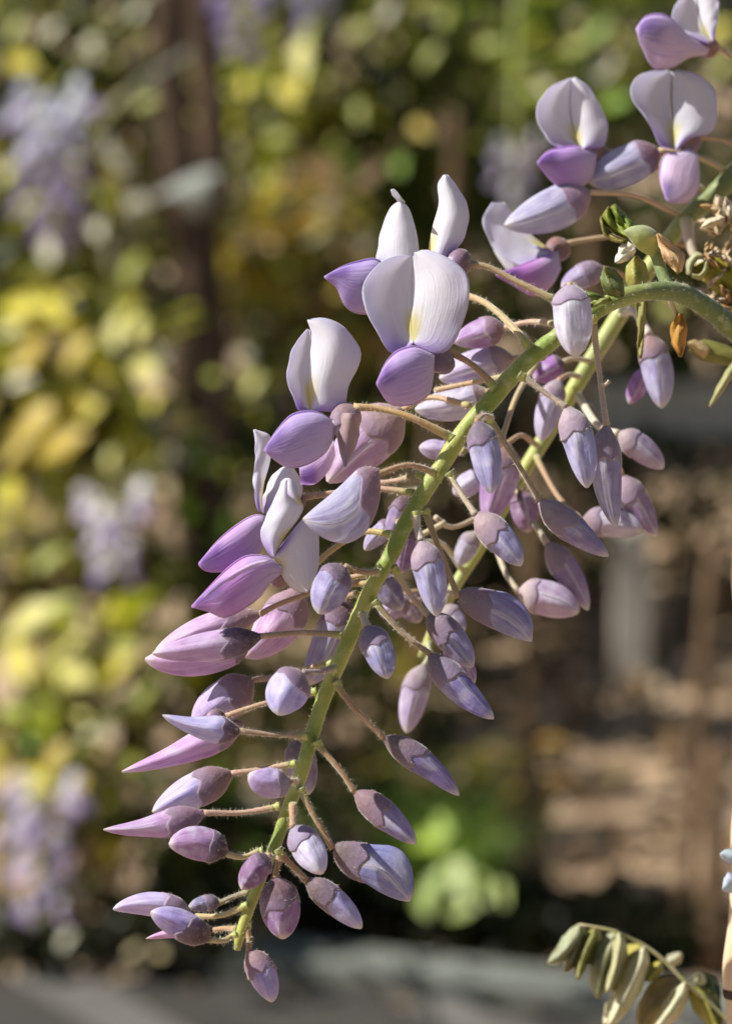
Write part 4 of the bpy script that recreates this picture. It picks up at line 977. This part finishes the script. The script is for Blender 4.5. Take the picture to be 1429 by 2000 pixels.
# the drooping pair left of the young shoot
flower_at((1104,476), [(1268,462,-60),(1190,462,-56),(1130,470,-55)], -54,
  [([(1070,500),(1030,520),(985,505),(955,470),(942,430),(960,395)], [(1078,490),(1040,460),(1010,430),(985,395)], 3, 1, False),
   ([(1075,500),(1050,540),(1010,545),(970,500),(955,460)], [(1078,490),(1050,480),(1020,470),(980,440)], 1, 1, True)],
  ([(1090,490),(1060,500),(1010,520),(968,534)], [(1095,525),(1075,560),(1040,578),(1000,556),(970,540)]), ((1106,470),(1070,505),46), (.58,.26,.62))
K_((1150,374),(985,440),90,-.03,'long',-50,-46,cal=.30,col=(.62,.60,.78),ccol=(.50,.32,.42),ped=[(1335,424,-62),(1240,382,-56)],ped_col=(.55,.40,.26),dr=.7)
K_((1178,525),(1096,562),52,.04,'bud',-48,-46,cal=.5,col=(.52,.44,.66),ccol=(.42,.32,.40),ped=[(1240,560,-58),(1205,530,-52)])
K_((1352,470),(1318,455),42,0,'round',-66,-66,cal=.3,col=(.46,.36,.5),ccol=CAL,ped=[(1310,470,-63),(1345,480,-65)])
# right side, hanging
K_((1266,655),(1292,797),66,-.03,'bud',-48,-46,cal=.35,col=(.58,.56,.80),ccol=(.34,.22,.22),ped=[(1215,608,-60),(1240,610,-54)],ped_col=(.6,.52,.46),pr=9)
K_((1262,720),(1228,788),42,0,'bud',-54,-54,cal=0,col=(.50,.28,.60))
K_((1208,846),(1295,915),56,-.03,'bud',-44,-44,cal=.4,col=(.60,.50,.68),ccol=(.46,.38,.4),ped=[(1128,772,-58),(1172,836,-48)],ped_col=(.58,.50,.38),pr=7)
K_((1216,930),(1282,1046),58,.02,'long',-46,-46,cal=.45,col=(.46,.34,.52),ccol=(.40,.30,.36),ped=[(1150,790,-58),(1190,870,-50)])
K_((1138,1018),(1254,1036),62,-.05,'round',-46,-44,cal=.35,col=(.68,.60,.74),ccol=(.34,.26,.3),ped=[(1045,890,-60),(1090,970,-50)])
K_((1068,1062),(1148,1192),56,-.03,'long',-48,-48,cal=.4,col=(.46,.34,.56),ccol=(.36,.28,.32),ped=[(1008,950,-60),(1035,1010,-52)],ped_col=(.46,.40,.30),pr=6.5)
K_((1012,1158),(1130,1196),74,-.05,'round',-46,-44,cal=.35,col=(.64,.50,.70),ccol=(.52,.42,.42),ped=[(960,1040,-60),(985,1115,-50)],ped_col=(.42,.36,.26),pr=6)
K_((828,1300),(794,1432),58,.03,'bud',-56,-54,cal=.42,col=(.58,.48,.66),ccol=(.46,.38,.4),ped=[(835,1255,-61),(838,1280,-58)],ped_col=(.40,.40,.26))
# between the stems
K_((1092,742),(1056,862),54,.03,'bud',-46,-44,cal=.35,col=(.64,.58,.76),ccol=(.5,.4,.46),ped=[(1130,735,-58),(1108,732,-50)])
K_((1100,706),(1042,742),50,.03,'bud',-54,-54,cal=.2,col=(.46,.24,.56),ccol=CAL,ped=[(1150,705,-60),(1120,700,-56)],ped_col=(.5,.42,.28))
K_((990,866),(948,1024),78,-.02,'long',-44,-42,cal=.35,col=(.54,.34,.62),ccol=(.30,.19,.17),ped=[(1048,870,-60),(1018,850,-50)])
K_((940,930),(886,966),50,.03,'round',-46,-46,cal=.2,col=(.66,.60,.76),ccol=CAL,ped=[(1012,935,-60),(975,925,-50)])
K_((1016,960),(1032,1040),58,0,'bud',-52,-52,cal=.25,col=(.44,.28,.46),ccol=CAL,ped=[(1005,945,-62),(1010,952,-56)])
K_((930,1040),(894,1106),44,.03,'bud',-54,-54,cal=.4,col=(.56,.52,.64),ccol=(.5,.44,.42),ped=[(945,1050,-60),(938,1042,-56)])
K_((868,1182),(905,1236),46,.03,'round',-54,-52,cal=.4,col=(.60,.52,.72),ccol=(.4,.34,.34),ped=[(880,1160,-61),(870,1168,-57)])
K_((800,1178),(742,1200),44,.03,'round',-50,-50,cal=.4,col=(.46,.34,.52),ccol=(.3,.2,.25),ped=[(880,1155,-61),(840,1165,-55)])
K_((790,1160),(820,1215),50,.03,'round',-58,-58,cal=.4,col=(.30,.2,.3),ccol=CALD,ped=[(870,1175,-61),(820,1155,-59)])
pedicel([(905,1116,-61),(860,1060,-56),(800,1060,-40)], (870,1020), -40, back, r=5, color=(.55,.46,.30))
pedicel([(1000,950,-61),(930,1010,-50),(880,1030,-44)], (850,1010), -40, back, r=5, color=(.50,.40,.28))
pedicel([(1060,690,-58),(1010,770,-40),(985,840,-30)], (975,870), -26, back, r=6, color=(.46,.36,.2))
HAIR.clear(); CALPTS.clear()
# dry remains and young leaves beside the joint
dry = empty('dry_bract_cluster', W(1450, 480, -45))
tag(dry, 'curled tan dry bracts crowded at the joint of the green branch', 'dry bracts')
dr_ = random.Random(11)
for i in range(54):
    x = dr_.uniform(1372, 1452); y = dr_.uniform(392, 610); L = dr_.uniform(22, 62); a = dr_.uniform(0, 6.28); w = L*dr_.uniform(.28, .5); z = dr_.uniform(-62, -34)
    if i < 3: x, y = [(1395,440),(1402,500),(1418,560)][i]
    d = np.array([math.cos(a), math.sin(a)]); q = np.array([-d[1], d[0]]); b = np.array([x, y]) - d*L/2
    lobe(dry, [b, b+d*L*.35+q*w*.5, b+d*L*.75+q*w*.4, b+d*L], [b+q*1, b+d*L*.3-q*w*.5, b+d*L*.7-q*w*.45, b+d*L*1.01], (lambda z, c: lambda u, v: z+c*math.sin(math.pi*u)+4*v*(1-v)+1.1*math.sin(13*v+8*u+z))(z, dr_.uniform(2, 5)),
         name='dry_bract', mat=M_DRY, col=dr_.choice([(.70,.56,.38),(.62,.44,.24),(.78,.68,.54),(.46,.28,.12),(.74,.62,.46)]), n=8, m=6)
tube('stalk', [(1470,470,-46,8),(1425,500,-46,7),(1395,545,-46,6),(1400,590,-46,5)], M_PED, dry, n=10, k=7, color=(.40,.28,.16))
yl = empty('young_leaf_shoot', W(1470, 600, -40))
tag(yl, 'yellow green young leaves unfolding behind the green branch', 'young leaves')
for L, R, col, z in (([(1440,580),(1400,565),(1372,540),(1352,525)], [(1450,560),(1430,520),(1392,502),(1355,520)], (.48,.44,.06), -38),
                  ([(1340,535),(1342,510),(1358,492),(1376,498)], [(1352,538),(1354,518),(1362,506),(1374,506)], (.60,.60,.40), -36),
                  ([(1350,540),(1366,545),(1382,530),(1386,508)], [(1352,530),(1364,532),(1372,522),(1374,506)], (.56,.55,.28), -36),
                  ([(1460,640),(1420,600),(1395,570),(1370,545)], [(1470,620),(1440,575),(1410,548),(1372,542)], (.36,.38,.05), -44),
                  ([(1450,720),(1415,712),(1375,704),(1345,684)], [(1455,690),(1420,676),(1380,664),(1348,672)], (.30,.30,.09), -44),
                  ([(1375,700),(1362,690),(1350,680),(1342,672)], [(1390,680),(1370,668),(1355,664),(1344,668)], (.62,.48,.26), -42),
                  ([(1432,705),(1414,730),(1398,760),(1384,794)], [(1440,715),(1424,745),(1406,770),(1386,795)], (.50,.50,.26), -40)):
    lobe(yl, L, R, (lambda z: lambda u, v: z+3*math.sin(math.pi*u))(z), name='leaf', mat=M_LEAFO, col=col, n=8, m=6, thick=.0003)
tube('stem', [(1480,600,-40,8),(1450,640,-42,7),(1440,690,-42,6),(1434,712,-41,4)], M_STEM, yl, n=8, k=7, color=(.26,.3,.1))
tube('stem', [(1455,600,-40,7),(1420,572,-40,6),(1390,545,-39,5),(1352,530,-37,4)], M_STEM, yl, n=8, k=7, color=(.3,.34,.12))
HAIR.clear(); CALPTS.clear()
# ------------------------------------------------------------------ drooping pinnate leaf and the cane beside it
leaf = empty('wisteria_leaf', W(1460, 2030, -68))
tag(leaf, 'wilting pale green pinnate leaf with hanging leaflets, beside the tan cane', 'leaf')
tube('leaf_stalk', [(1460,2030,-68,6),(1400,1975,-68,6),(1345,1925,-68,5.5),(1300,1880,-68,5),(1258,1848,-68,4.6),(1207,1822,-68,4.2),(1165,1812,-68,3.6),(1130,1806,-68,2.6)], M_PED, leaf, n=22, k=8, color=(.34,.32,.14))
SAGE = (.50,.53,.36); CREAM = (.76,.74,.54); YEL = (.58,.52,.14); TAN = (.48,.40,.20); DKG = (.08,.14,.03)
for b, t, w, bend, col, z in (((1132,1807),(1070,1882),34,-.10,SAGE,-43),((1134,1808),(1104,1900),34,-.06,(.46,.44,.26),-46),((1166,1812),(1128,1914),26,.05,(.40,.40,.14),-43),
    ((1168,1813),(1148,1886),20,.0,(.30,.32,.08),-48),((1205,1821),(1166,1950),46,.06,SAGE,-44),((1209,1822),(1184,1940),30,-.06,(.62,.60,.36),-40),((1256,1849),(1190,1935),44,.08,YEL,-50),
    ((1258,1850),(1186,2008),40,-.04,CREAM,-40),((1225,1925),(1180,2004),34,.0,CREAM,-47),((1290,1880),(1262,1918),24,.0,YEL,-48),((1300,1880),(1330,1862),22,.1,(.60,.58,.44),-68),
    ((1330,1915),(1250,2012),70,.03,TAN,-50),((1338,1920),(1272,2020),36,-.05,CREAM,-40),((1350,1930),(1402,2015),46,-.08,(.40,.38,.08),-44),((1375,1905),(1402,1968),40,.05,DKG,-50),((1362,1925),(1360,1900),26,.1,(.52,.52,.38),-42)):
    Tp, Bp = edges(b, t, w*1.1, bend, 'long', 12)
    lobe(leaf, list(Tp), list(Bp), (lambda z: lambda u, v: z-24-6.0*abs(u-.5)*2+5*v*v+1.2*math.sin(7*v+9*u))(z), name='leaflet', mat=M_LEAFO, col=col, n=12, m=6, thick=.0003)
HAIR.clear()
M_CANE = m_plain('cane', (.56,.40,.26), (.66,.50,.35), 30.0, .5, .0006, (1, 1, .15), (.50,.33,.20))
cane = empty('bamboo_cane', W(1452, 2080, -40)); tag(cane, 'tan bamboo cane with a dark node, beside the wilting leaf', 'cane')
def edge_r(y):  # swelling at the nodes
    return 26 + 12*math.exp(-((y-1895)/70)**2) + 10*math.exp(-((y-1120)/60)**2)
P = [(1462 - (y-1000)*.018, y, -40, edge_r(y)) for y in range(-500, 2120, 20)]
tube('culm', P, M_CANE, cane, n=150, k=20, color=(1, 1, 1))
tube('node_scar', [(1445,1932,-40,35.5),(1445,1940,-40,37),(1445,1950,-40,34.5)], M_BARK, cane, n=6, k=20)
pb = empty('pale_petal_cluster', W(1440, 1700, -34)); tag(pb, 'pale blue white petals caught on the tan cane', 'petals')
for L, R in (([(1440,1690),(1422,1688),(1408,1676),(1406,1668)], [(1442,1665),(1430,1660),(1416,1660),(1407,1667)]), ([(1440,1712),(1420,1706),(1412,1724),(1410,1738)], [(1444,1740),(1432,1744),(1420,1744),(1411,1740)])):
    lobe(pb, L, R, lambda u, v: -8+2*math.sin(math.pi*u) if False else -34+2*math.sin(math.pi*u), col=(.62,.72,.76), n=8, m=6, name='petal')
HAIR.clear()
